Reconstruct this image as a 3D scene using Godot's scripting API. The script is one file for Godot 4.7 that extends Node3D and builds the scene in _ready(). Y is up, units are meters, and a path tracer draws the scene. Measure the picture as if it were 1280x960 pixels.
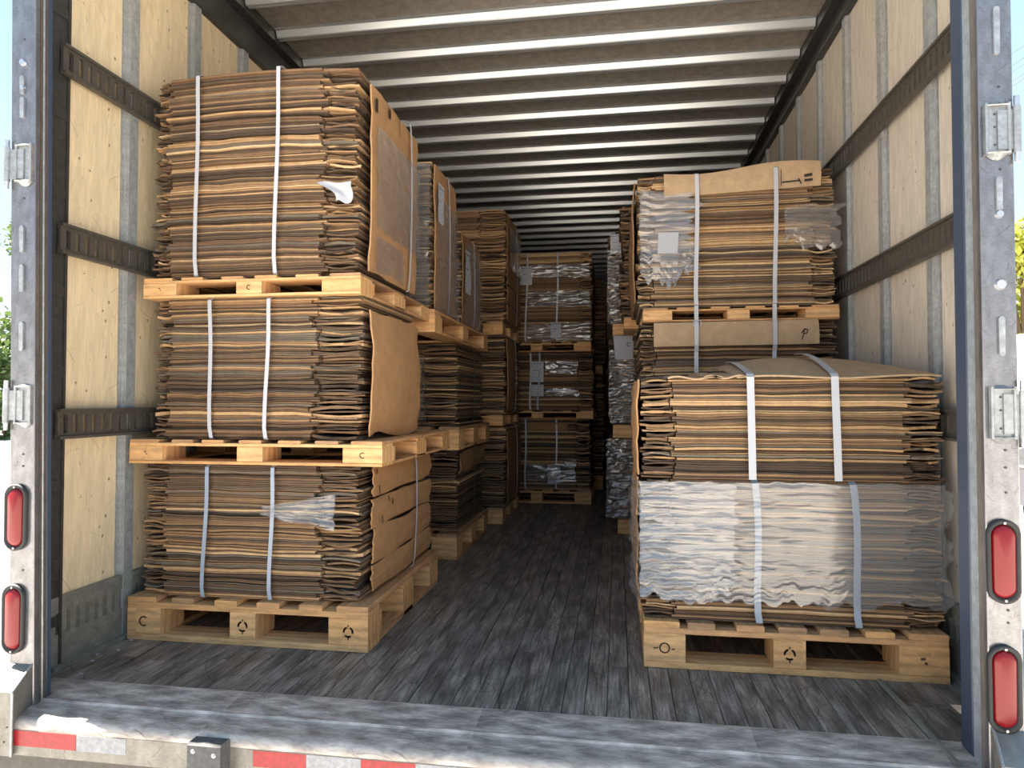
extends Node3D

var M := {}
var counts := {}
# kraft board from pale to dark, and two weathered greys
const TONES: Array[Color] = [Color(0.76, 0.61, 0.44), Color(0.62, 0.485, 0.35), Color(0.52, 0.40, 0.295), Color(0.42, 0.33, 0.25), Color(0.33, 0.265, 0.212), Color(0.46, 0.41, 0.355), Color(0.84, 0.70, 0.53)]
var rng := RandomNumberGenerator.new()
var nz := FastNoiseLite.new()

# ------------------------------------------------------------------ helpers
func numbered(parent: Node, called: String) -> String:
	var key := str(parent.get_instance_id()) + called
	var c: int = counts.get(key, 0)
	counts[key] = c + 1
	return called if c == 0 else "%s_%03d" % [called, c]

func hang(o: Node3D, called: String, parent: Node) -> void:
	o.name = numbered(parent, called)
	parent.add_child(o, true)

func meta(o: Node3D, label: String, category: String, group := "") -> void:
	o.set_meta("label", label)
	o.set_meta("category", category)
	if group: o.set_meta("group", group)

func thing(called: String, at: Vector3, label: String, category: String, group := "") -> Node3D:
	var o := Node3D.new()
	hang(o, called, self)
	o.position = at
	meta(o, label, category, group)
	return o

func struct(called: String, at := Vector3.ZERO) -> Node3D:
	var o := Node3D.new()
	hang(o, called, self)
	o.position = at
	o.set_meta("kind", "structure")
	return o

func mb() -> SurfaceTool:
	var st := SurfaceTool.new()
	st.begin(Mesh.PRIMITIVE_TRIANGLES)
	st.set_smooth_group(-1)
	return st

# commits a mesh given in world coordinates as one named part of parent
func put(called: String, st: SurfaceTool, m: Material, parent: Node, label := "") -> MeshInstance3D:
	st.generate_normals()
	var o := MeshInstance3D.new()
	o.mesh = st.commit()
	o.material_override = m
	o.cast_shadow = GeometryInstance3D.SHADOW_CASTING_SETTING_ON
	hang(o, called, parent)
	if parent != self:
		var p := parent
		var off := Vector3.ZERO
		while p != self:
			off += (p as Node3D).position
			p = p.get_parent()
		o.position = -off
	if label: o.set_meta("label", label)
	return o

func vtx(st: SurfaceTool, p: Vector3, uv: Vector2) -> void:
	st.set_uv(uv)
	st.add_vertex(p)

# a, b, c, d run counter-clockwise seen from outside
func quad(st: SurfaceTool, a: Vector3, b: Vector3, c: Vector3, d: Vector3, ua := Vector2(0, 0), ub := Vector2(1, 0), uc := Vector2(1, 1), ud := Vector2(0, 1)) -> void:
	vtx(st, a, ua); vtx(st, c, uc); vtx(st, b, ub)
	vtx(st, a, ua); vtx(st, d, ud); vtx(st, c, uc)

func tri(st: SurfaceTool, a: Vector3, b: Vector3, c: Vector3) -> void:
	vtx(st, a, Vector2(a.x, a.y)); vtx(st, c, Vector2(c.x, c.y)); vtx(st, b, Vector2(b.x, b.y))

# a box; grain is the axis (0, 1, 2) along which u runs; ch chamfers the four edges along that axis
func bx(st: SurfaceTool, lo: Vector3, hi: Vector3, grain := 0, ch := 0.0, uvo := Vector2.ZERO) -> void:
	var a := grain
	var b := (grain + 1) % 3
	var c := (grain + 2) % 3
	var ring: Array[Vector2] = []
	if ch > 0.0:
		ring = [Vector2(lo[b] + ch, lo[c]), Vector2(hi[b] - ch, lo[c]), Vector2(hi[b], lo[c] + ch), Vector2(hi[b], hi[c] - ch), Vector2(hi[b] - ch, hi[c]), Vector2(lo[b] + ch, hi[c]), Vector2(lo[b], hi[c] - ch), Vector2(lo[b], lo[c] + ch)]
	else:
		ring = [Vector2(lo[b], lo[c]), Vector2(hi[b], lo[c]), Vector2(hi[b], hi[c]), Vector2(lo[b], hi[c])]
	prism(st, ring, a, lo[a], hi[a], uvo)

# a counter-clockwise ring in the plane of axes (a+1, a+2), drawn out along axis a
func prism(st: SurfaceTool, ring: Array, a: int, from: float, to: float, uvo := Vector2.ZERO) -> void:
	var b := (a + 1) % 3
	var c := (a + 2) % 3
	var n := ring.size()
	var run := 0.0
	var mid := Vector2.ZERO
	for p in ring: mid += p / n
	for k in n:
		var p: Vector2 = ring[k]
		var q: Vector2 = ring[(k + 1) % n]
		var v := [Vector3.ZERO, Vector3.ZERO, Vector3.ZERO, Vector3.ZERO]
		for i in 4:
			var w: Vector2 = [p, q, q, p][i]
			var r := Vector3.ZERO
			r[a] = [from, from, to, to][i]
			r[b] = w.x
			r[c] = w.y
			v[i] = r
		var l := p.distance_to(q)
		quad(st, v[0], v[1], v[2], v[3], uvo + Vector2(from, run), uvo + Vector2(from, run + l), uvo + Vector2(to, run + l), uvo + Vector2(to, run))
		run += l
		for e in 2:
			var at: float = [from, to][e]
			var r0 := Vector3.ZERO
			var r1 := Vector3.ZERO
			var r2 := Vector3.ZERO
			r0[a] = at; r0[b] = mid.x; r0[c] = mid.y
			r1[a] = at; r1[b] = p.x; r1[c] = p.y
			r2[a] = at; r2[b] = q.x; r2[c] = q.y
			if e == 1:
				vtx(st, r0, uvo + mid); vtx(st, r2, uvo + q); vtx(st, r1, uvo + p)
			else:
				vtx(st, r0, uvo + mid); vtx(st, r1, uvo + p); vtx(st, r2, uvo + q)

func tube(st: SurfaceTool, p: Vector3, q: Vector3, r0: float, r1: float, n := 10, caps := true) -> void:
	var d := (q - p).normalized()
	var s := d.cross(Vector3.UP if absf(d.y) < 0.9 else Vector3.RIGHT).normalized()
	var t := d.cross(s)
	st.set_smooth_group(0)
	for k in n:
		var a0 := TAU * k / n
		var a1 := TAU * (k + 1) / n
		var e0 := s * cos(a0) + t * sin(a0)
		var e1 := s * cos(a1) + t * sin(a1)
		quad(st, p + e0 * r0, p + e1 * r0, q + e1 * r1, q + e0 * r1)
	st.set_smooth_group(-1)
	if caps:
		for k in n:
			var a0 := TAU * k / n
			var a1 := TAU * (k + 1) / n
			var e0 := s * cos(a0) + t * sin(a0)
			var e1 := s * cos(a1) + t * sin(a1)
			tri(st, p, p + e1 * r0, p + e0 * r0)
			tri(st, q, q + e0 * r1, q + e1 * r1)

# a sheet of some thickness whose face is f(u, v); back lies at f + off
func sheet(st: SurfaceTool, f: Callable, nu: int, nv: int, off: Vector3, smooth := true) -> void:
	var g := []
	for i in nu + 1:
		var row := []
		for j in nv + 1:
			row.append(f.call(float(i) / nu, float(j) / nv))
		g.append(row)
	st.set_smooth_group(0 if smooth else -1)
	for i in nu:
		for j in nv:
			quad(st, g[i][j], g[i + 1][j], g[i + 1][j + 1], g[i][j + 1], Vector2(i, j) / 8.0, Vector2(i + 1, j) / 8.0, Vector2(i + 1, j + 1) / 8.0, Vector2(i, j + 1) / 8.0)
	if off == Vector3.ZERO: return
	st.set_smooth_group(1)
	for i in nu:
		for j in nv:
			quad(st, g[i][j + 1] + off, g[i + 1][j + 1] + off, g[i + 1][j] + off, g[i][j] + off)
	st.set_smooth_group(-1)
	for i in nu:
		quad(st, g[i][0] + off, g[i + 1][0] + off, g[i + 1][0], g[i][0])
		quad(st, g[i][nv], g[i + 1][nv], g[i + 1][nv] + off, g[i][nv] + off)
	for j in nv:
		quad(st, g[0][j], g[0][j + 1], g[0][j + 1] + off, g[0][j] + off)
		quad(st, g[nu][j] + off, g[nu][j + 1] + off, g[nu][j + 1], g[nu][j])

# a flat band of width w (along side) that follows the points
func band(st: SurfaceTool, pts: Array, side: Vector3, w: float, t: float) -> void:
	for k in pts.size() - 1:
		var p: Vector3 = pts[k]
		var q: Vector3 = pts[k + 1]
		var s := side * w * 0.5
		var n := (q - p).cross(side).normalized() * t
		quad(st, p - s, p + s, q + s, q - s)
		quad(st, p - s + n, q - s + n, q + s + n, p + s + n)
		quad(st, p - s, q - s, q - s + n, p - s + n)
		quad(st, p + s, p + s + n, q + s + n, q + s)

func arc_points(c: Vector3, r: float, a0: float, a1: float, n: int, ex := Vector3.RIGHT, ey := Vector3.UP) -> Array:
	var out := []
	for k in n + 1:
		var a := lerpf(a0, a1, float(k) / n)
		out.append(c + ex * r * cos(a) + ey * r * sin(a))
	return out

# an ink stroke of width w lying in the plane normal to face
func stroke(st: SurfaceTool, pts: Array, face: Vector3, w: float) -> void:
	for k in pts.size() - 1:
		var p: Vector3 = pts[k]
		var q: Vector3 = pts[k + 1]
		var d := (q - p).normalized()
		var s := face.cross(d).normalized() * w * 0.5
		var e := d * w * 0.3
		quad(st, p - s - e + face * 0.0006, q - s + e + face * 0.0006, q + s + e + face * 0.0006, p + s - e + face * 0.0006)

# ------------------------------------------------------------------ materials
func image_tex(w: int, h: int, f: Callable) -> ImageTexture:
	var im := Image.create(w, h, false, Image.FORMAT_RGB8)
	for y in h:
		for x in w:
			var g: float = f.call(x, y)
			im.set_pixel(x, y, Color(g, g, g))
	return ImageTexture.create_from_image(im)

func scratch(im: Image, n: int, lmin: float, lmax: float, c: Color, strength: float, ang0: float, ang1: float) -> void:
	var w := im.get_width()
	var h := im.get_height()
	for k in n:
		var p := Vector2(rng.randf() * w, rng.randf() * h)
		var a := rng.randf_range(ang0, ang1)
		var l := rng.randf_range(lmin, lmax)
		var bend := rng.randf_range(-0.02, 0.02)
		var s := strength * rng.randf_range(0.3, 1.0)
		for i in int(l):
			p += Vector2(cos(a), sin(a))
			a += bend
			var x := posmod(int(p.x), w)
			var y := posmod(int(p.y), h)
			im.set_pixel(x, y, im.get_pixel(x, y).lerp(c, s))

func fn(freq: float, octaves: int, seed_: int) -> FastNoiseLite:
	var f := FastNoiseLite.new()
	f.noise_type = FastNoiseLite.TYPE_SIMPLEX_SMOOTH
	f.frequency = freq
	f.fractal_octaves = octaves
	f.seed = seed_
	return f

func mat(called: String, c: Color, rough: float, metal := 0.0, tex: Texture2D = null, scale := 1.0, tri_ := false) -> StandardMaterial3D:
	var m := StandardMaterial3D.new()
	m.resource_name = called
	m.albedo_color = c
	m.roughness = rough
	m.metallic = metal
	if tex:
		m.albedo_texture = tex
		m.uv1_scale = Vector3.ONE * scale
		if tri_:
			m.uv1_triplanar = true
			m.uv1_world_triplanar = true
	M[called] = m
	return m

func rgb(r: float, g: float, b: float) -> Color:
	return Color(r / 255.0, g / 255.0, b / 255.0)

func materials() -> void:
	var n1 := fn(0.02, 4, 3)
	var n2 := fn(0.11, 3, 5)
	# kraft paper: faint fibres and mottling
	var kraft := image_tex(512, 512, func(x, y): return clampf(0.92 + 0.07 * n1.get_noise_2d(x, y) + 0.07 * n2.get_noise_2d(x * 0.6, y * 2.5), 0, 1))
	# pine: long grain with darker rings
	var pine := image_tex(512, 256, func(x, y): return clampf(0.88 + 0.10 * n1.get_noise_2d(x * 0.35, y * 3.0) - 0.09 * pow(absf(sin(y * 0.16 + 1.2 * n1.get_noise_2d(x * 0.25, y * 0.9))), 6.0) + 0.06 * n2.get_noise_2d(x * 0.3, y * 3.0), 0, 1))
	# plywood: pale vertical grain; scuffs are drawn over it
	var ply_im := image_tex(512, 512, func(x, y): return clampf(0.93 + 0.06 * n1.get_noise_2d(x * 2.0, y * 0.3) + 0.05 * n2.get_noise_2d(x * 1.5, y * 0.15), 0, 1)).get_image()
	scratch(ply_im, 60, 6, 60, Color(0.42, 0.36, 0.30), 0.55, -2.0, 2.0)
	scratch(ply_im, 26, 3, 12, Color(0.16, 0.13, 0.11), 0.9, 0.8, 2.2)
	for k in 24:
		var cx := rng.randi_range(3, 508)
		var cy := rng.randi_range(3, 508)
		for dx in range(-2, 3):
			for dy in range(-3, 4):
				if rng.randf() < 0.5: ply_im.set_pixel(cx + dx, cy + dy, Color(0.25, 0.2, 0.17))
	var ply := ImageTexture.create_from_image(ply_im)
	# galvanised and worn metal
	var galv := image_tex(256, 256, func(x, y): return clampf(0.86 + 0.12 * n1.get_noise_2d(x * 1.6, y * 1.6) + 0.08 * n2.get_noise_2d(x, y), 0, 1))
	var worn_im := image_tex(512, 512, func(x, y): return clampf(0.72 + 0.30 * n1.get_noise_2d(x * 0.5, y * 1.6) + 0.10 * n2.get_noise_2d(x * 0.4, y * 1.6), 0.1, 1)).get_image()
	scratch(worn_im, 220, 20, 120, Color(0.95, 0.95, 0.97), 0.35, -0.5, 0.5)
	scratch(worn_im, 120, 15, 80, Color(0.2, 0.2, 0.2), 0.5, -0.4, 0.4)
	var worn := ImageTexture.create_from_image(worn_im)
	# old floor planks: dark, scored along their length, with pale splinters
	var plank_im := image_tex(512, 512, func(x, y): return clampf(0.62 + 0.28 * n1.get_noise_2d(x * 0.35, y * 1.5) + 0.22 * n2.get_noise_2d(x * 0.12, y * 2.0), 0.05, 1)).get_image()
	scratch(plank_im, 260, 20, 150, Color(0.2, 0.19, 0.18), 0.6, -0.12, 0.12)
	scratch(plank_im, 300, 8, 40, Color(0.95, 0.9, 0.85), 0.45, -0.6, 0.6)
	scratch(plank_im, 90, 2, 6, Color(1, 1, 1), 1.0, -1.0, 1.0)
	var plank := ImageTexture.create_from_image(plank_im)
	# post face: streaked
	var streak_im := image_tex(256, 512, func(x, y): return clampf(0.86 + 0.12 * n1.get_noise_2d(x * 2.0, y * 0.5) + 0.06 * n2.get_noise_2d(x, y), 0, 1)).get_image()
	scratch(streak_im, 90, 4, 40, Color(0.5, 0.42, 0.36), 0.5, 0.9, 2.2)
	scratch(streak_im, 30, 2, 8, Color(0.2, 0.18, 0.16), 0.8, 0, 3)
	var streak := ImageTexture.create_from_image(streak_im)
	# printed label: rows of dark dashes on white
	var lab := Image.create(64, 96, false, Image.FORMAT_RGB8)
	lab.fill(Color(0.95, 0.95, 0.96))
	for row in 11:
		var x := 6
		while x < 56:
			var l := rng.randi_range(2, 10)
			if rng.randf() < 0.55: lab.fill_rect(Rect2i(x, 8 + row * 8, mini(l, 58 - x), 1 if row % 4 else 3), Color(0.28, 0.28, 0.32))
			x += l + 2
	var label_tex := ImageTexture.create_from_image(lab)

	mat("carton", Color.WHITE, 0.88, 0.0, kraft, 2.2, true).vertex_color_use_as_albedo = true
	mat("kraft", rgb(190, 145, 100), 0.8, 0.0, kraft, 1.6, true)
	mat("kraft_pale", rgb(190, 160, 126), 0.8, 0.0, kraft, 1.6, true)
	mat("kraft_dark", rgb(158, 118, 80), 0.82, 0.0, kraft, 1.6, true)
	for k in 4:
		mat("pine%d" % k, [rgb(252, 198, 138), rgb(246, 188, 126), rgb(226, 172, 120), rgb(192, 150, 112)][k], 0.75, 0.0, pine, 2.4)
	mat("plywood", rgb(240, 218, 180), 0.6, 0.0, ply, 1.5, true)
	mat("plywood_pale", rgb(224, 212, 196), 0.6, 0.0, ply, 1.5, true)
	mat("galv", rgb(176, 180, 184), 0.38, 0.5, galv, 3.0, true)
	mat("post_metal", rgb(196, 198, 198), 0.42, 0.35, galv, 3.0, true)
	mat("dark_metal", rgb(84, 82, 80), 0.5, 0.4, galv, 4.0, true)
	mat("track_metal", rgb(104, 98, 90), 0.5, 0.3, galv, 6.0, true)
	mat("kick_metal", rgb(158, 157, 148), 0.45, 0.25, galv, 2.0, true)
	mat("frame_metal", rgb(150, 150, 155), 0.28, 0.7, streak, 3.0, true)
	mat("frame_dark", rgb(112, 105, 98), 0.5, 0.3, streak, 3.0, true)
	mat("sill_metal", rgb(240, 226, 216), 0.42, 0.15, worn, 1.6, true)
	mat("bumper_metal", rgb(140, 137, 131), 0.45, 0.3, streak, 2.0, true)
	mat("roof_sheet", rgb(166, 156, 146), 0.42, 0.1, galv, 2.0, true)
	mat("bow_metal", rgb(192, 194, 197), 0.34, 0.75)
	mat("channel", rgb(186, 196, 206), 0.4, 0.3, galv, 3.0, true)
	mat("frame_grey", rgb(140, 134, 128), 0.45, 0.3, streak, 3.0, true)
	mat("skin", rgb(215, 218, 222), 0.5, 0.2)
	mat("rubber", rgb(56, 68, 88), 0.4)
	mat("black_rubber", rgb(38, 38, 40), 0.6)
	mat("bumper_rubber", rgb(92, 92, 94), 0.75, 0.0, galv, 6.0, true)
	mat("plank", rgb(190, 178, 169), 0.5, 0.0, plank, 1.0)
	mat("plank_b", rgb(178, 168, 160), 0.52, 0.0, plank, 1.0)
	mat("plank_c", rgb(198, 184, 172), 0.5, 0.0, plank, 1.0)
	mat("subfloor", rgb(38, 34, 31), 0.8)
	mat("strap", rgb(182, 183, 190), 0.35)
	mat("strap_grey", rgb(150, 160, 176), 0.3)
	mat("strap_green", rgb(40, 74, 66), 0.4)
	mat("paper", rgb(172, 173, 180), 0.7)
	mat("label", rgb(200, 201, 207), 0.65, 0.0, label_tex, 1.0)
	mat("ink", rgb(42, 36, 34), 0.8)
	mat("stamp", rgb(84, 62, 46), 0.8)
	mat("blue_ink", rgb(52, 70, 130), 0.7)
	mat("tape_red", rgb(170, 36, 44), 0.4, 0.0, galv, 6.0, true)
	mat("tape_white", rgb(158, 160, 168), 0.4, 0.0, galv, 6.0, true)
	var lens := mat("lens", rgb(118, 2, 12), 0.3)
	mat("steel", rgb(200, 200, 205), 0.3, 0.9)
	var film := mat("film", Color(0.72, 0.72, 0.73, 0.04), 0.12)
	film.transparency = BaseMaterial3D.TRANSPARENCY_ALPHA
	film.metallic_specular = 0.95
	film.metallic = 0.25
	film.cull_mode = BaseMaterial3D.CULL_DISABLED
	mat("concrete", rgb(184, 181, 175), 0.9, 0.0, galv, 0.3, true)
	mat("bark", rgb(92, 76, 62), 0.9)
	for k in 3:
		var lf := mat("leaf%d" % k, [rgb(120, 132, 58), rgb(70, 92, 52), rgb(150, 150, 60)][k], 0.7)
		lf.cull_mode = BaseMaterial3D.CULL_DISABLED
		lf.backlight_enabled = true
		lf.backlight = Color(0.2, 0.25, 0.08)
	mat("white_paint", rgb(240, 240, 240), 0.4)
	mat("tyre", rgb(28, 28, 30), 0.8)
	mat("car_paint", rgb(40, 42, 52), 0.25)
	mat("glass_dark", rgb(30, 36, 42), 0.1)
	mat("wire", rgb(60, 64, 72), 0.7)

# ------------------------------------------------------------------ cargo builders
func profile(y: PackedFloat32Array, x0: float, x1: float, x: float) -> float:
	var t := clampf((x - x0) / (x1 - x0), 0, 1) * (y.size() - 1)
	var i := mini(int(t), y.size() - 2)
	return lerpf(y[i], y[i + 1], t - i)

# one sheet of a flattened carton: a wavy plate with its front edge along x
func plate(st: SurfaceTool, xs: Array, zf: Array, zb: float, lo: Array, hi: Array, tone: Color) -> void:
	var n := xs.size()
	st.set_color(tone)
	for k in n - 1:
		var a := Vector3(xs[k], lo[k], zf[k])
		var b := Vector3(xs[k + 1], lo[k + 1], zf[k + 1])
		var c := Vector3(xs[k + 1], hi[k + 1], zf[k + 1])
		var d := Vector3(xs[k], hi[k], zf[k])
		var A := Vector3(a.x, a.y, zb)
		var B := Vector3(b.x, b.y, zb)
		var C := Vector3(c.x, c.y, zb)
		var D := Vector3(d.x, d.y, zb)
		quad(st, a, b, c, d)
		quad(st, d, c, C, D)
		quad(st, A, B, b, a)
	var l := n - 1
	quad(st, Vector3(xs[0], lo[0], zb), Vector3(xs[0], lo[0], zf[0]), Vector3(xs[0], hi[0], zf[0]), Vector3(xs[0], hi[0], zb))
	quad(st, Vector3(xs[l], lo[l], zf[l]), Vector3(xs[l], lo[l], zb), Vector3(xs[l], hi[l], zb), Vector3(xs[l], hi[l], zf[l]))

func carton(st: SurfaceTool, x0: float, x1: float, ylo: PackedFloat32Array, yhi: PackedFloat32Array, zf: float, zb: float, lf: float, rf: float, segs: int, rag: float, bag: Array, y_min: float) -> void:
	var e0 := x0 + rng.randf_range(-0.006, 0.014) * rag
	var e1 := x1 - rng.randf_range(-0.006, 0.014) * rag
	var xa := x0 + lf + rng.randf_range(-0.012, 0.012) * rag
	var xb := x1 - rf + rng.randf_range(-0.016, 0.016) * rag
	var split := rng.randf_range(0.32, 0.66)
	for k in 2:
		var f0 := k * split + 0.03
		var f1 := (split if k == 0 else 1.0) - rng.randf_range(0.02, 0.09)
		var ranges := [[xa, xb, segs, 0.0], [e0, xa - 0.003, 3, 1.0], [xb + 0.003, e1, 4, 1.0]]
		var tone := TONES[bag[rng.randi() % bag.size()]].srgb_to_linear()
		zf -= rng.randf_range(0.0, 0.004)
		for r in ranges:
			var flap: float = r[3]
			var zo := zf - rng.randf_range(0.0, 0.006 + 0.022 * flap * rag)
			var sag := flap * rng.randf_range(-0.55, 0.45)
			var tip := flap * rng.randf_range(-0.35, 0.25)
			var xs := []
			var zs := []
			var lo := []
			var hi := []
			var n: int = r[2]
			for i in n + 1:
				var u := float(i) / n
				var x := lerpf(r[0], r[1], u)
				var bend: float = sag * sin(PI * u) + tip * (u if r[0] > x0 + 0.2 else 1.0 - u)
				var a := profile(ylo, x0, x1, x)
				var b := profile(yhi, x0, x1, x)
				xs.append(x)
				zs.append(zo + rng.randf_range(-0.0015, 0.0015) - flap * 0.01 * absf(sin(3.0 * u + zo * 900.0)))
				var push := (bend if ylo[0] > y_min + 0.004 else maxf(bend, 0.0)) * (b - a)
				lo.append(lerpf(a, b, f0) + push)
				hi.append(lerpf(a, b, f1) + push)
			plate(st, xs, zs, zb + rng.randf_range(0, 0.012), lo, hi, tone * rng.randf_range(0.86, 1.1))

# a strapped bale of flattened cartons, front at z, running back by d
func bale(x0: float, x1: float, z: float, d: float, y0: float, y1: float, o: Dictionary, label: String) -> Node3D:
	rng.seed = hash(label)
	var t := thing("cardboard_bale", Vector3((x0 + x1) / 2, y0, z - d / 2), label, "cardboard bale", "bales of flattened cartons in the trailer")
	var n: int = o.get("n", 40)
	var segs: int = o.get("segs", 9)
	var dome: float = o.get("dome", 0.0)
	var P := 10
	var prof: Array[PackedFloat32Array] = []
	var cum := [0.0]
	for k in n: cum.append(cum[k] + rng.randf_range(0.65, 1.4))
	var amp: float = o.get("amp", 0.008)
	for k in n + 1:
		var row := PackedFloat32Array()
		var w: float = cum[k] / cum[n]
		var fade := minf(1.0, minf(w, 1.0 - w) * 9.0)
		for i in P:
			var u := float(i) / (P - 1)
			var drift := amp * fade * nz.get_noise_2d(i * 4.5 + x0 * 140.0, k * 1.6 + y0 * 300.0)
			var jag := 0.0013 * fade * nz.get_noise_2d(i * 19.0 + x0 * 90.0, k * 17.0 + y0 * 100.0)
			row.append(y0 + (y1 - y0 + dome * sin(PI * u)) * w + drift + jag)
		prof.append(row)
	var weights: Array = o.get("tones", [3, 4, 5, 6, 5, 4, 2])
	var bag := []
	for k in weights.size():
		for i in weights[k]: bag.append(k)
	for k in n:
		var st := mb()
		carton(st, x0 + rng.randf_range(-0.004, 0.004), x1 + rng.randf_range(-0.004, 0.004), prof[k], prof[k + 1], z - rng.randf_range(0.0, 0.013), z - d + rng.randf_range(-0.01, 0.02), o.get("lf", 0.06), o.get("rf", 0.12), segs, o.get("rag", 1.0), bag, y0)
		put("flattened_carton", st, M.carton, t)
	return t

# a strap round the bale in the plane x = sx (or slanting from sx at the top to bx at the bottom)
func strap(t: Node3D, sx: float, ex: float, z: float, d: float, y0: float, y1: float, m := "strap", w := 0.0125, bow := 0.004) -> void:
	var st := mb()
	var pts := []
	pts.append(Vector3(sx, y1 + 0.003, z - d))
	pts.append(Vector3(sx, y1 + 0.003, z - 0.03))
	pts.append(Vector3(sx, y1 + 0.001, z - 0.012))
	pts.append(Vector3(sx, y1 - 0.006, z + 0.002))
	for k in range(1, 12):
		var u := k / 12.0
		pts.append(Vector3(lerpf(sx, ex, u) + bow * sin(PI * u * 1.7), lerpf(y1, y0, u), z + 0.0045 + 0.002 * sin(PI * u)))
	pts.append(Vector3(ex, y0 + 0.006, z + 0.003))
	pts.append(Vector3(ex, y0 + 0.0025, z - 0.004))
	pts.reverse()
	band(st, pts, Vector3.RIGHT, w, -0.0014)
	put("strap", st, M[m], t)

# a strap down the right-hand side face at depth sz
func side_strap(t: Node3D, x: float, sz: float, ez: float, y0: float, y1: float, m := "strap", w := 0.012) -> void:
	var st := mb()
	var pts := [Vector3(x - 0.12, y1 + 0.004, sz), Vector3(x - 0.02, y1 + 0.004, sz), Vector3(x + 0.004, y1 - 0.006, sz)]
	for k in range(1, 10):
		var u := k / 10.0
		pts.append(Vector3(x + 0.007 + 0.004 * sin(PI * u), lerpf(y1, y0, u), lerpf(sz, ez, u) - 0.008 * sin(PI * u)))
	pts.append(Vector3(x + 0.004, y0 + 0.006, ez))
	pts.append(Vector3(x - 0.004, y0 + 0.002, ez + 0.005))
	pts.reverse()
	band(st, pts, Vector3(0, 0, -1), w, -0.0014)
	put("strap", st, M[m], t)

# shiny stretch film with horizontal creases: face spanned by origin + u * eu + v * ev, lifted along n;
# rag is how far its torn edges wander, fall how much smoother it gets towards u = 1, taper how much it narrows towards u = 0
func film(t: Node3D, o: Vector3, eu: Vector3, ev: Vector3, n: Vector3, amp: float, nu: int, nv: int, seed_: int, stretch := 7.0, rag := 0.016, fall := 0.0, taper := 0.0) -> void:
	var f1 := fn(1.0, 3, seed_)
	var st := mb()
	var lu := eu.length()
	var lv := ev.length()
	sheet(st, func(u, v):
		var h: float = f1.get_noise_2d(u * lu * 9.0 / stretch * 3.0, v * lv * 34.0)
		var h2: float = f1.get_noise_2d(u * lu * 14.0 + 40.0, v * lv * 90.0)
		var ru: float = (rag if u > 0.5 else minf(rag, 0.008)) * f1.get_noise_2d(v * lv * 22.0, 7.0 if u > 0.5 else 90.0) * absf(2.0 * u - 1.0)
		var rv: float = (rag if v < 0.5 else rag * 0.25) * f1.get_noise_2d(u * lu * 14.0, 30.0 if v > 0.5 else 60.0) * absf(2.0 * v - 1.0)
		var vv: float = 0.5 + (v - 0.5) * (1.0 - taper * (1.0 - u))
		var a: float = amp * lerpf(1.0, pow(1.0 - u, 3.6) + 0.07, fall)
		return o + eu * u + ev * vv + n * (a * (h + 0.22 * h2) + amp * 0.9) + eu.normalized() * ru + ev.normalized() * rv, nu, nv, Vector3.ZERO)
	put("stretch_wrap", st, M.film, t)

func paper(t: Node3D, o: Vector3, eu: Vector3, ev: Vector3, n: Vector3, m := "label", called := "paper_label") -> MeshInstance3D:
	var f1 := fn(1.0, 2, int(o.x * 1000) + 7)
	var st := mb()
	var g := func(u, v): return o + eu * u + ev * v + n * (0.004 + 0.004 * f1.get_noise_2d(u * 2.0 + o.y * 30.0, v * 2.0))
	st.set_smooth_group(0)
	for i in 6:
		for j in 6:
			var u0 := i / 6.0
			var u1 := (i + 1) / 6.0
			var v0 := j / 6.0
			var v1 := (j + 1) / 6.0
			quad(st, g.call(u0, v0), g.call(u1, v0), g.call(u1, v1), g.call(u0, v1), Vector2(u0, 1 - v0), Vector2(u1, 1 - v0), Vector2(u1, 1 - v1), Vector2(u0, 1 - v1))
	return put(called, st, M[m], t)

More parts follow.
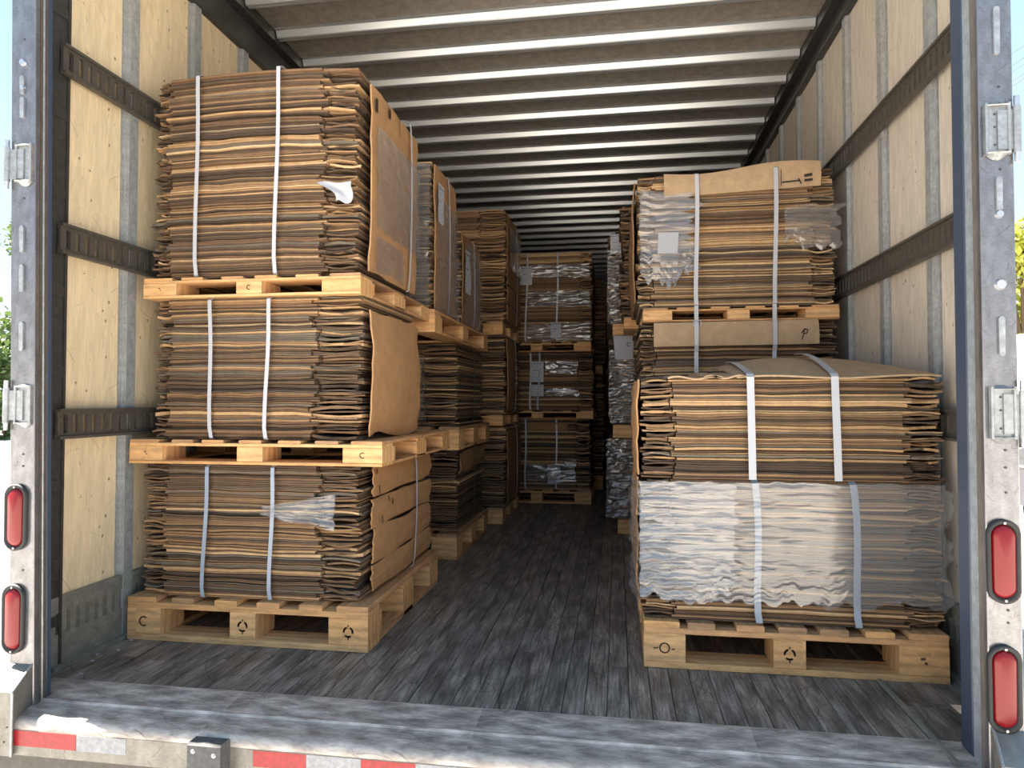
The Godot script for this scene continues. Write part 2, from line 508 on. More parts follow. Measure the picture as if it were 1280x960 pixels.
# a pallet: top boards front to back, stringers across, nine blocks, base boards round
func pallet(x0: float, x1: float, z: float, d: float, y0: float, y1: float, boards: int, label: String, marks := []) -> Node3D:
	rng.seed = hash(label)
	var t := thing("pallet", Vector3((x0 + x1) / 2, y0, z - d / 2), label, "pallet", "wooden pallets under the bales")
	var h := y1 - y0
	var tb := minf(0.018, h * 0.13)
	var w := x1 - x0
	var uo := func(): return Vector2(rng.randf() * 3.0, rng.randf() * 3.0)
	# base boards: front, middle, back across, and two along the sides
	var bw := 0.1
	for k in 3:
		var zc: float = [z, z - d / 2 + bw / 2, z - d + bw][k]
		var st := mb()
		bx(st, Vector3(x0, y0, zc - bw), Vector3(x1, y0 + tb, zc), 0, 0.0015, uo.call())
		put("base_board", st, M["pine%d" % rng.randi_range(0, 2)], t)
	for k in 2:
		var xc: float = [x0, x1 - bw][k]
		var st := mb()
		bx(st, Vector3(xc, y0 + 0.0005, z - d + bw + 0.002), Vector3(xc + bw, y0 + tb, z - bw - 0.002), 2, 0.0015, uo.call())
		put("base_board", st, M["pine%d" % rng.randi_range(0, 2)], t)
	var yb := y0 + tb
	var yt := y1 - 2 * tb
	var bwx := [0.115, 0.085, 0.125]
	var bwz := 0.12
	for i in 3:
		for j in 3:
			var bx0: float = [x0, x0 + w * 0.44, x1 - bwx[2]][i]
			var bz0: float = [z - 0.001, z - d / 2 + bwz / 2, z - d + bwz][j]
			var st := mb()
			bx(st, Vector3(bx0, yb, bz0 - bwz), Vector3(bx0 + bwx[i], yt, bz0), 0, 0.002, uo.call())
			var b := put("block", st, M["pine%d" % (rng.randi_range(0, 1))], t)
			if j == 0 and i < marks.size() and marks[i] != "":
				stamp(b, marks[i], Vector3(bx0 + bwx[i] * 0.5, (yb + yt) / 2, bz0 + 0.0002), (yt - yb) * 0.17)
	for j in 3:
		var zc: float = [z - 0.0015, z - d / 2 + 0.05, z - d + 0.1][j]
		var st := mb()
		bx(st, Vector3(x0 + 0.001, yt, zc - 0.1), Vector3(x1 - 0.001, yt + tb, zc), 0, 0.0015, uo.call())
		put("stringer_board", st, M["pine%d" % rng.randi_range(0, 2)], t)
	for k in boards:
		var wide := 0.1 if k == 0 or k == boards - 1 else 0.075
		var xc := lerpf(x0 + 0.05, x1 - 0.05, float(k) / (boards - 1)) + (rng.randf_range(-0.01, 0.01) if k > 0 and k < boards - 1 else 0.0)
		var st := mb()
		bx(st, Vector3(xc - wide / 2, yt + tb, z - d), Vector3(xc + wide / 2, y1, z - rng.randf_range(0, 0.004)), 2, 0.003, uo.call())
		put("top_board", st, M["pine%d" % rng.randi_range(1, 3)], t)
	return t

# marks on the pallet blocks: a knot ring, a letter C, two dots or a ring of three arrows
func stamp(b: Node3D, kind: String, c: Vector3, r: float) -> void:
	var st := mb()
	var f := Vector3.BACK
	if kind == "c":
		stroke(st, arc_points(c, r, 0.9, 5.3, 10), f, r * 0.35)
	elif kind == "knot":
		stroke(st, arc_points(c, r, 0, TAU, 12), f, r * 0.3)
		stroke(st, [c + Vector3(-r * 2.2, -r * 0.1, 0), c + Vector3(-r * 1.4, 0, 0)], f, r * 0.3)
		stroke(st, [c + Vector3(r * 1.5, -r * 0.2, 0), c + Vector3(r * 2.0, -r * 0.2, 0)], f, r * 0.3)
	elif kind == "dots":
		stroke(st, [c + Vector3(-r * 0.5, r * 0.5, 0), c + Vector3(r * 0.1, r * 0.6, 0)], f, r * 0.5)
		stroke(st, [c + Vector3(r * 0.2, -r * 0.3, 0), c + Vector3(r * 0.5, -r * 0.4, 0)], f, r * 0.5)
	else:
		for k in 3:
			var a := PI / 2 + TAU * k / 3
			stroke(st, arc_points(c, r, a + 0.35, a + 1.6, 5), f, r * 0.42)
		stroke(st, [c + Vector3(0, r * 1.5, 0), c + Vector3(0, r * 1.2, 0)], f, r * 0.3)
		stroke(st, [c + Vector3(0, -r * 1.3, 0), c + Vector3(0, -r * 1.6, 0)], f, r * 0.3)
	put("stamp_mark", st, M.stamp, b)

# a kraft panel standing along the right-hand (or left-hand) side of a bale
func side_panel(t: Node3D, x: float, za: float, zb: float, y0: float, y1: float, bulge: float, seed_: int, m := "kraft", wave := 0.02, dir := 1.0, called := "side_panel") -> void:
	var f1 := fn(1.0, 2, seed_)
	var st := mb()
	var g := func(u, v):
		var zz := lerpf(za, zb, u if dir > 0 else 1.0 - u)
		var yy := lerpf(y0, y1, v)
		var edge: float = wave * f1.get_noise_2d(v * 1.7, 9.0 if u > 0.5 else 1.0) * absf(2 * u - 1)
		var edge_v: float = wave * 0.5 * f1.get_noise_2d(u * 1.7, 20.0 if v > 0.5 else 30.0) * absf(2 * v - 1)
		var out: float = bulge * sin(PI * v) * (0.5 + 0.5 * sin(PI * u)) + 0.006 * f1.get_noise_2d(u * 3.0, v * 3.0 + 50.0)
		return Vector3(x + dir * out, yy + edge_v, zz + edge)
	sheet(st, g, 12, 14, Vector3(-0.005 * dir, 0, 0))
	put(called, st, M[m], t)

# ------------------------------------------------------------------ trailer
func wall(side: float) -> void:
	var w := struct("wall_left" if side < 0 else "wall_right", Vector3(side * 1.27, 0, -4.4))
	var z0 := -0.16 if side < 0 else -0.325
	var z1 := -8.7
	var X := func(inset: float) -> float: return side * (1.25 - inset)
	var sbx := func(st: SurfaceTool, xa: float, xb: float, ya: float, yb: float, za: float, zb: float, g: int):
		bx(st, Vector3(minf(side * xa, side * xb), ya, minf(za, zb)), Vector3(maxf(side * xa, side * xb), yb, maxf(za, zb)), g)
	var st := mb()
	sbx.call(st, 1.262, 1.29, -0.15, 2.5, -0.12 if side < 0 else -0.325, z1, 2)
	put("outer_skin", st, M.skin, w)
	var first := -0.462 if side < 0 else -0.628
	var step := 0.335 if side < 0 else 0.366
	var posts := []
	var p := first
	while p > z1:
		posts.append(p)
		p -= step
	var edge := -0.2 if side < 0 else z0
	var rail := 2.245 if side < 0 else 2.3
	for k in posts.size() + 1:
		var to: float = posts[k] if k < posts.size() else z1
		var s := mb()
		sbx.call(s, 1.25, 1.262, 0.0, rail + 0.1, edge - (0.0 if k == 0 else 0.040), to + 0.040, 2)
		put("plywood_panel", s, M.plywood if side < 0 else M.plywood_pale, w)
		edge = to
	if side < 0:
		st = mb()
		bx(st, Vector3(-1.262, 0.0, -0.199), Vector3(-1.238, 2.4, -0.12), 1)
		bx(st, Vector3(-1.238, 0.0, -0.199), Vector3(-1.233, 2.4, -0.19), 1)
		for y in [0.12, 0.28, 0.5, 0.82, 1.05, 1.33, 1.56, 1.85]:
			bx(st, Vector3(-1.238, y, -0.19), Vector3(-1.235, y + 0.03, -0.125), 1)
		put("end_channel", st, M.dark_metal, w)
	var fl := 0.038 if side < 0 else 0.034
	for z in posts:
		var s := mb()
		# hat section: narrow raised face on a wider flange
		sbx.call(s, 1.247, 1.256, 0.0, rail + 0.1, z - fl, z + fl, 1)
		sbx.call(s, 1.237, 1.249, 0.0, rail + 0.1, z - fl * 0.64, z + fl * 0.64, 1)
		sbx.call(s, 1.234, 1.237, 0.0, rail + 0.1, z - fl * 0.54, z + fl * 0.54, 1)
		put("wall_post", s, M.post_metal, w)
	# horizontal slotted tracks
	for y in [1.728, 1.2145, 0.689]:
		var s := mb()
		var hh := 0.043
		for lip in [[-hh, -hh + 0.008, 0.036], [hh - 0.008, hh, 0.036], [-hh + 0.008, -0.026, 0.028], [0.026, hh - 0.008, 0.028]]:
			sbx.call(s, 1.25 - lip[2], 1.25 - 0.018, y + lip[0], y + lip[1], z0, -5.0, 2)
		var z := z0
		var pitch := 0.036
		while z > -3.2:
			sbx.call(s, 1.25 - 0.028, 1.25 - 0.02, y - 0.026, y + 0.026, z, z - pitch * 0.55, 2)
			z -= pitch
		sbx.call(s, 1.25 - 0.028, 1.25 - 0.02, y - 0.026, y + 0.026, -3.2, -5.0, 2)
		put("slotted_track", s, M.track_metal, w)
	# kick plate with a row of slots along its top
	st = mb()
	sbx.call(st, 1.236, 1.249, 0.0, 0.095, z0, -5.0, 2)
	sbx.call(st, 1.236, 1.249, 0.155, 0.2, z0, -5.0, 2)
	var zz := z0
	while zz > -1.2:
		sbx.call(st, 1.236, 1.249, 0.095, 0.155, zz, zz - 0.02, 2)
		zz -= 0.036
	sbx.call(st, 1.236, 1.249, 0.095, 0.155, zz, -5.0, 2)
	sbx.call(st, 1.22, 1.236, 0.0, 0.012, z0, -5.0, 2)
	put("kick_plate", st, M.kick_metal, w)
	# top rail
	st = mb()
	sbx.call(st, 1.232, 1.25, rail, 2.47, z0, z1, 2)
	sbx.call(st, 1.222, 1.232, rail, rail + 0.018, z0, z1, 2)
	sbx.call(st, 1.19, 1.232, 2.372, 2.386, z0, z1, 2)
	sbx.call(st, 1.19, 1.198, 2.386, 2.422, z0, z1, 2)
	put("top_rail", st, M.dark_metal, w)

func trailer() -> void:
	wall(-1.0)
	wall(1.0)
	var fw := struct("wall_front", Vector3(0, 0, -8.72))
	var st := mb()
	bx(st, Vector3(-1.29, -0.15, -8.78), Vector3(1.29, 2.5, -8.7))
	put("front_panel", st, M.plywood, fw)
	# ceiling
	var c := struct("ceiling", Vector3(0, 2.43, -4.4))
	st = mb()
	bx(st, Vector3(-1.29, 2.4225, -8.78), Vector3(1.29, 2.5, -0.05), 2)
	put("roof_sheet", st, M.roof_sheet, c)
	for k in 33:
		var z := -1.319 + 0.262 * 4 - 0.262 * k
		var s := mb()
		var ring := [Vector2(2.4215, z - 0.042), Vector2(2.4195, z - 0.042), Vector2(2.418, z - 0.026), Vector2(2.392, z - 0.0165), Vector2(2.3875, z - 0.012), Vector2(2.3885, z - 0.004), Vector2(2.391, z), Vector2(2.3885, z + 0.004), Vector2(2.3875, z + 0.012), Vector2(2.392, z + 0.0165), Vector2(2.418, z + 0.026), Vector2(2.4195, z + 0.042), Vector2(2.4215, z + 0.042)]
		prism(s, ring, 0, -1.185, 1.185)
		put("roof_bow", s, M.bow_metal, c)
	# floor: narrow hardwood boards front to back
	var f := struct("floor", Vector3(0, 0, -4.4))
	st = mb()
	bx(st, Vector3(-1.262, -0.15, -8.78), Vector3(1.262, -0.02, -0.325), 2)
	bx(st, Vector3(-1.2, -0.15, -0.325), Vector3(1.15, -0.02, -0.12), 2)
	put("subfloor", st, M.subfloor, f)
	rng.seed = 77
	var x := -1.075
	var n := 38
	var wd := (1.012 + 1.075) / n
	for k in n:
		var s := mb()
		var dy := rng.randf_range(-0.0012, 0.0)
		bx(s, Vector3(x + 0.0008, -0.02, -8.7), Vector3(x + wd - 0.0008, dy, -0.125), 2, 0.001, Vector2(rng.randf() * 7, rng.randf() * 5))
		put("floor_board", s, M[["plank", "plank_b", "plank_c"][rng.randi() % 3]], f)
		x += wd
	for s_ in [[-1.248, -1.079, "plank_c", -0.125], [1.03, 1.248, "plank_b", -0.325], [1.03, 1.14, "plank_b", -0.125]]:
		var s := mb()
		bx(s, Vector3(s_[0], -0.02, -8.7 if s_[1] != 1.14 else -0.324), Vector3(s_[1], 0.001, s_[3]), 2, 0.001, Vector2(3.3, s_[0]))
		put("edge_board", s, M[s_[2]], f)
	st = mb()
	bx(st, Vector3(1.013, -0.02, -8.7), Vector3(1.029, 0.006, -0.02), 2, 0.004)
	put("joint_strip", st, M.kick_metal, f)
	# threshold and rear sill
	var sill := struct("trim_1", Vector3(0, 0, 0))
	st = mb()
	st.set_smooth_group(0)
	var pts := [Vector2(-0.122, -0.01), Vector2(-0.122, 0.004), Vector2(-0.116, 0.0045), Vector2(-0.03, -0.001), Vector2(-0.013, -0.002), Vector2(-0.011, 0.003), Vector2(-0.005, 0.003), Vector2(-0.003, -0.003), Vector2(0.06, -0.004)]
	for k in range(1, 9):
		var a := PI / 2 * (1.0 - k / 8.0)
		pts.append(Vector2(0.066 + 0.022 * cos(a), -0.027 + 0.022 * sin(a)))
	pts.append(Vector2(0.088, -0.088))
	pts.append(Vector2(0.06, -0.088))
	for k in pts.size() - 1:
		var p: Vector2 = pts[k]
		var q: Vector2 = pts[k + 1]
		st.set_smooth_group(0 if k >= 8 and k < 16 else -1)
		quad(st, Vector3(-1.2, p.y, p.x), Vector3(1.2, p.y, p.x), Vector3(1.2, q.y, q.x), Vector3(-1.2, q.y, q.x))
	# turn the quads outward: the profile runs from inside to outside over the top
	put("threshold_plate", st, M.sill_metal, sill)
	st = mb()
	bx(st, Vector3(-1.2, -0.3, -0.12), Vector3(1.2, -0.012, 0.058))
	put("sill_core", st, M.dark_metal, sill)
	st = mb()
	bx(st, Vector3(-1.2, -0.0875, 0.0865), Vector3(1.2, -0.028, 0.089))
	put("bumper_face", st, M.bumper_metal, sill)
	var tapes := [[-1.098, -0.930, "r"], [-0.930, -0.800, "w"], [-0.485, -0.358, "r"], [-0.358, -0.231, "w"], [-0.231, -0.107, "r"], [-0.107, 0.017, "w"]]
	for s_ in tapes:
		var s := mb()
		bx(s, Vector3(s_[0] + 0.0005, -0.0655, 0.089), Vector3(s_[1] - 0.0005, -0.0205 - 0.009, 0.0897))
		put("reflective_tape", s, M.tape_red if s_[2] == "r" else M.tape_white, sill, "red reflective tape" if s_[2] == "r" else "white reflective tape")
	var under := struct("trim_5", Vector3(0, -0.5, -2.5))
	for ux in [-0.5, 0.5]:
		var s := mb()
		bx(s, Vector3(ux - 0.06, -0.45, -8.6), Vector3(ux + 0.06, -0.15, -0.3), 2)
		put("frame_rail", s, M.dark_metal, under)
	for uz in [-1.6, -2.9]:
		var s := mb()
		tube(s, Vector3(-1.0, -0.72, uz), Vector3(1.0, -0.72, uz), 0.06, 0.06, 12)
		put("axle", s, M.dark_metal, under)
		s = mb()
		bx(s, Vector3(-0.56, -0.72, uz - 0.1), Vector3(-0.44, -0.44, uz + 0.1), 2)
		bx(s, Vector3(0.44, -0.72, uz - 0.1), Vector3(0.56, -0.44, uz + 0.1), 2)
		put("axle_hanger", s, M.dark_metal, under)
		for ux in [-1.0, 1.0]:
			wheel(under, Vector3(ux, -0.72, uz), 0.48, 0.4)
	# header over the opening
	var hd := struct("trim_2", Vector3(0, 2.4, -0.05))
	st = mb()
	bx(st, Vector3(-1.29, 2.33, -0.12), Vector3(1.29, 2.56, 0.015))
	put("door_header", st, M.frame_metal, hd)

func lean(o: Node3D, a: float) -> void:
	o.rotation.z = a

func rear_post_left() -> void:
	var p := struct("trim_3", Vector3(-1.15, 0, 0))
	var st := mb()
	bx(st, Vector3(-1.182, -0.02, 0.004), Vector3(-1.112, 2.4, 0.02), 1, 0.002)
	put("post_face", st, M.frame_metal, p)
	st = mb()
	bx(st, Vector3(-1.135, -0.01, -0.002), Vector3(-1.1125, 2.4, 0.004), 1)
	bx(st, Vector3(-1.182, -0.01, -0.02), Vector3(-1.1135, 2.4, -0.002), 1)
	put("post_return", st, M.frame_dark, p)
	st = mb()
	tube(st, Vector3(-1.1135, 0.0, -0.008), Vector3(-1.1135, 2.4, -0.008), 0.003, 0.003, 8)
	put("seal_bead", st, M.galv, p)
	st = mb()
	bx(st, Vector3(-1.15, 0.0, -0.04), Vector3(-1.115, 2.4, -0.02), 1, 0.004)
	put("rubber_seal", st, M.rubber, p)
	st = mb()
	bx(st, Vector3(-1.24, 0.0, -0.12), Vector3(-1.2, 2.4, -0.04), 1)
	bx(st, Vector3(-1.285, 0.0, -0.14), Vector3(-1.22, 2.4, -0.10), 1)
	bx(st, Vector3(-1.21, 0.0, -0.05), Vector3(-1.13, 2.4, -0.04), 1)
	put("post_channel", st, M.frame_dark, p)
	hardware(p, -1.147, [[1.62, 0.016], [1.555, 0.012]], [[1.535, 1.585], [1.475, 1.53], [1.13, 1.2], [1.03, 1.1], [0.88, 0.955]], [1.68, 1.27, 0.62, 0.59, 0.33])
	# the post leans a little outward
	p.rotation.z = 0.016

func hardware(p: Node3D, x: float, knobs: Array, slots: Array, screws: Array) -> void:
	for k in knobs:
		var st := mb()
		tube(st, Vector3(x, k[0], 0.019), Vector3(x, k[0], 0.026), k[1] * 0.6, k[1] * 0.45, 12)
		put("bolt_head", st, M.steel, p)
	for s in slots:
		var st := mb()
		var w := 0.006
		var ring := []
		for k in 14:
			var a := TAU * k / 14
			ring.append(Vector2(x + w * cos(a), (s[0] + w if sin(a) < 0 else s[1] - w) + w * sin(a)))
		prism(st, ring, 2, 0.019, 0.025)
		put("hasp_bar", st, M.galv, p)
	for y in screws:
		var st := mb()
		tube(st, Vector3(x + 0.004, y, 0.019), Vector3(x + 0.004, y, 0.0215), 0.003, 0.0025, 8)
		put("screw", st, M.dark_metal, p)

func rear_post_right() -> void:
	var p := struct("trim_4", Vector3(1.09, 0, 0))
	var st := mb()
	bx(st, Vector3(1.06, -0.02, 0.004), Vector3(1.124, 2.4, 0.02), 1, 0.002)
	put("post_face", st, M.frame_metal, p)
	st = mb()
	bx(st, Vector3(1.061, -0.01, -0.014), Vector3(1.12, 2.4, 0.004), 1)
	put("post_return", st, M.frame_grey, p)
	st = mb()
	bx(st, Vector3(1.064, -0.005, -0.055), Vector3(1.13, 2.4, -0.014), 1, 0.005)
	put("post_channel", st, M.channel, p)
	st = mb()
	bx(st, Vector3(1.067, 0.0, -0.115), Vector3(1.13, 2.4, -0.058), 1, 0.006)
	put("rubber_seal", st, M.rubber, p)
	st = mb()
	prism(st, [Vector2(-0.035, 1.10), Vector2(-0.035, 1.118), Vector2(-0.335, 1.27), Vector2(-0.335, 1.25), Vector2(-0.12, 1.13), Vector2(-0.12, 1.09)], 1, 0.0, 2.4)
	put("end_channel", st, M.dark_metal, p)
	hardware(p, 1.094, [[1.133, 0.015], [0.99, 0.02], [1.155, 0.006]], [[1.46, 1.56], [1.14, 1.21], [0.845, 0.925]], [1.395, 1.36, 1.225, 1.2, 0.655, 0.62, 0.57, 0.335, 0.31])

func tail_light(x: float, y: float, h: float, label: String) -> void:
	var t := thing("tail_light", Vector3(x, y - h / 2, 0.02), label, "tail light", "oval tail lights on the rear posts")
	var w := 0.031
	var oval := func(rw: float, hh: float) -> Array:
		var out := []
		for k in 24:
			var a := TAU * k / 24
			out.append(Vector2(x + rw * cos(a), y + (hh - rw) * signf(sin(a) + 1e-9) + rw * sin(a)))
		return out
	var st := mb()
	var a0: Array = oval.call(w, h / 2)
	var a1: Array = oval.call(w - 0.005, h / 2 - 0.005)
	var a2: Array = oval.call(w - 0.0095, h / 2 - 0.0115)
	st.set_smooth_group(0)
	for k in 24:
		var j := (k + 1) % 24
		var zs := [0.0202, 0.029, 0.031, 0.024]
		var rings := [a0, a0, a1, a2]
		for r in 3:
			quad(st, Vector3(rings[r][k].x, rings[r][k].y, zs[r]), Vector3(rings[r][j].x, rings[r][j].y, zs[r]), Vector3(rings[r + 1][j].x, rings[r + 1][j].y, zs[r + 1]), Vector3(rings[r + 1][k].x, rings[r + 1][k].y, zs[r + 1]))
	put("rubber_grommet", st, M.black_rubber, t)
	st = mb()
	var b0: Array = oval.call(w - 0.009, h / 2 - 0.011)
	var b1: Array = oval.call(w - 0.011, h / 2 - 0.014)
	var b2: Array = oval.call(w - 0.016, h / 2 - 0.022)
	st.set_smooth_group(0)
	for k in 24:
		var j := (k + 1) % 24
		var zs := [0.023, 0.0305, 0.0335]
		var rings := [b0, b1, b2]
		for r in 2:
			quad(st, Vector3(rings[r][k].x, rings[r][k].y, zs[r]), Vector3(rings[r][j].x, rings[r][j].y, zs[r]), Vector3(rings[r + 1][j].x, rings[r + 1][j].y, zs[r + 1]), Vector3(rings[r + 1][k].x, rings[r + 1][k].y, zs[r + 1]))
		tri(st, Vector3(x, y, 0.0345), Vector3(b2[k].x, b2[k].y, 0.0335), Vector3(b2[j].x, b2[j].y, 0.0335))
	put("lens", st, M.lens, t, "red ribbed lens")
	st = mb()
	for e in [1.0, -1.0]:
		tube(st, Vector3(x, y + e * (h / 2 - 0.007), 0.026), Vector3(x, y + e * (h / 2 - 0.007), 0.0325), 0.003, 0.0025, 8)
	put("screw", st, M.steel, t)

func hinge(side: float, x: float, bxx: float, y: float, h: float, label: String) -> void:
	# plate of the hinge on the post, with folded rim, and the pin barrel beside it
	var t := thing("door_hinge", Vector3(x, y - h / 2, 0.02), label, "hinge", "door hinges on the rear posts")
	var w := 0.021
	var st := mb()
	bx(st, Vector3(x - w, y - h / 2, 0.02), Vector3(x + w, y + h / 2, 0.026), 1, 0.002)
	put("hinge_plate", st, M.galv, t)
	st = mb()
	for e in [-1.0, 1.0]:
		bx(st, Vector3(x + e * w - 0.003, y - h / 2, 0.02), Vector3(x + e * w + 0.003, y + h / 2, 0.034), 1, 0.002)
	# bent lip at the foot and rim at the head
	sheet(st, func(u, v): return Vector3(lerpf(x - w, x + w, u), y - h / 2 - 0.012 * sin(PI * u) * v + 0.004, 0.036 - 0.012 * v), 8, 2, Vector3(0, -0.002, -0.002))
	sheet(st, func(u, v): return Vector3(lerpf(x - w, x + w, u), y + h / 2 - 0.004 + 0.008 * v * sin(PI * u), 0.036 - 0.014 * v), 8, 2, Vector3(0, -0.002, -0.002))
	put("folded_rim", st, M.galv, t)
	st = mb()
	tube(st, Vector3(bxx, y - h * 0.48, 0.03), Vector3(bxx, y + h * 0.42, 0.03), 0.0075, 0.0075, 12)
	put("barrel", st, M.galv, t)
	st = mb()
	tube(st, Vector3(bxx, y - h * 0.66, 0.03), Vector3(bxx, y - h * 0.48, 0.03), 0.0045, 0.0055, 10)
	tube(st, Vector3(bxx, y + h * 0.42, 0.03), Vector3(bxx, y + h * 0.62, 0.03), 0.0055, 0.0055, 10)
	put("hinge_pin", st, M.steel, t)
	st = mb()
	bx(st, Vector3(minf(x, bxx), y - h * 0.4, 0.024), Vector3(maxf(x, bxx), y + h * 0.36, 0.03), 1)
	put("knuckle_strap", st, M.galv, t)
	for dy in [-0.3, 0.05, 0.3]:
		st = mb()
		tube(st, Vector3(x - 0.004, y + dy * h, 0.025), Vector3(x - 0.004, y + dy * h, 0.028), 0.0026, 0.002, 8)
		put("screw", st, M.dark_metal, t)

func corner_guard(side: float, xi: float, label: String) -> void:
	var t := thing("corner_guard", Vector3(xi + side * 0.08, -0.09, 0.05), label, "corner guard")
	var st := mb()
	var xo := xi + side * 0.16
	var y0 := -0.0875
	# sloped top from the post out to the front face; the inner end is cut back
	var A := Vector3(xi + side * 0.022, 0.098, 0.0205)
	var B := Vector3(xi, 0.062, 0.098)
	var C := Vector3(xi, y0, 0.098)
	var D := Vector3(xi + side * 0.022, y0, 0.0205)
	var A2 := Vector3(xo, 0.098, 0.0205)
	var B2 := Vector3(xo, 0.062, 0.098)
	var C2 := Vector3(xo, y0, 0.098)
	var D2 := Vector3(xo, y0, 0.0205)
	for q in [[B2, B, A, A2], [C2, C, B, B2], [C, D, A, B], [D2, D, C, C2], [B2, A2, D2, C2], [A2, A, D, D2]]:
		if side < 0: quad(st, q[0], q[1], q[2], q[3])
		else: quad(st, q[3], q[2], q[1], q[0])
	put("guard_body", st, M.bumper_metal, t)
	st = mb()
	tube(st, B, C, 0.003, 0.003, 8)
	tube(st, A, B, 0.003, 0.003, 8)
	put("guard_edge", st, M.galv, t)
	for q in [[0.012, -0.02], [0.02, -0.055]]:
		st = mb()
		var c := Vector3(xi + side * q[0], q[1], 0.098)
		tube(st, c, c + Vector3(0, 0, 0.002), 0.0022, 0.002, 8)
		put("rivet", st, M.dark_metal, t)

# ------------------------------------------------------------------ outdoors
func leaf_mesh() -> ArrayMesh:
	var st := mb()
	tri(st, Vector3(-0.5, 0, 0), Vector3(0, -0.28, 0.06), Vector3(0.5, 0, 0.1))
	tri(st, Vector3(-0.5, 0, 0), Vector3(0.5, 0, 0.1), Vector3(0, 0.28, 0.06))
	st.generate_normals()
	return st.commit()

func tree(at: Vector3, h: float, r: float, base: float, leaf: float, n: int, m: int, label: String, called := "tree", cat := "tree") -> void:
	rng.seed = hash(label)
	var t := thing(called, at, label, cat)
	var st := mb()
	tube(st, at, at + Vector3(0.1, h * 0.45, 0), r * 0.07, r * 0.05, 10)
	put("trunk", st, M.bark, t)
	var lumps := []
	for k in 16:
		var a := rng.randf() * TAU
		var v := rng.randf()
		var rr := r * (0.35 + 0.6 * sin(PI * clampf(v * 0.9 + 0.1, 0, 1))) * rng.randf_range(0.4, 1.0)
		var c := at + Vector3(rr * cos(a), lerpf(base, h, v), rr * sin(a))
		lumps.append([c, r * rng.randf_range(0.28, 0.45)])
		st = mb()
		tube(st, at + Vector3(0.1, minf(h * 0.45, lerpf(base, h, v) * 0.6), 0), c, r * 0.03, r * 0.008, 6)
		put("branch", st, M.bark, t)
	var mm := MultiMesh.new()
	mm.transform_format = MultiMesh.TRANSFORM_3D
	mm.mesh = leaf_mesh()
	mm.instance_count = n
	for k in n:
		var l: Array = lumps[rng.randi() % lumps.size()]
		var dir := Vector3(rng.randfn(), rng.randfn() * 0.8, rng.randfn()).normalized()
		var pos: Vector3 = l[0] + dir * l[1] * pow(rng.randf(), 0.4) - at
		pos.y = maxf(pos.y, 0.05)
		var b := Basis.from_euler(Vector3(rng.randf() * TAU, rng.randf() * TAU, rng.randf() * TAU)).scaled(Vector3.ONE * leaf * rng.randf_range(0.7, 1.3))
		mm.set_instance_transform(k, Transform3D(b, pos))
	var o := MultiMeshInstance3D.new()
	o.multimesh = mm
	o.material_override = M["leaf%d" % m]
	hang(o, "foliage", t)
	o.set_meta("kind", "stuff")

func wheel(t: Node3D, c: Vector3, r: float, w: float) -> void:
	var st := mb()
	tube(st, c - Vector3(w / 2, 0, 0), c + Vector3(w / 2, 0, 0), r, r, 24)
	var tyre := put("wheel", st, M.tyre, t)
	st = mb()
	for e in [-1.0, 1.0]:
		tube(st, c + Vector3(e * w / 2, 0, 0), c + Vector3(e * (w / 2 + 0.01), 0, 0), r * 0.6, r * 0.5, 20)
	put("rim", st, M.steel, tyre)

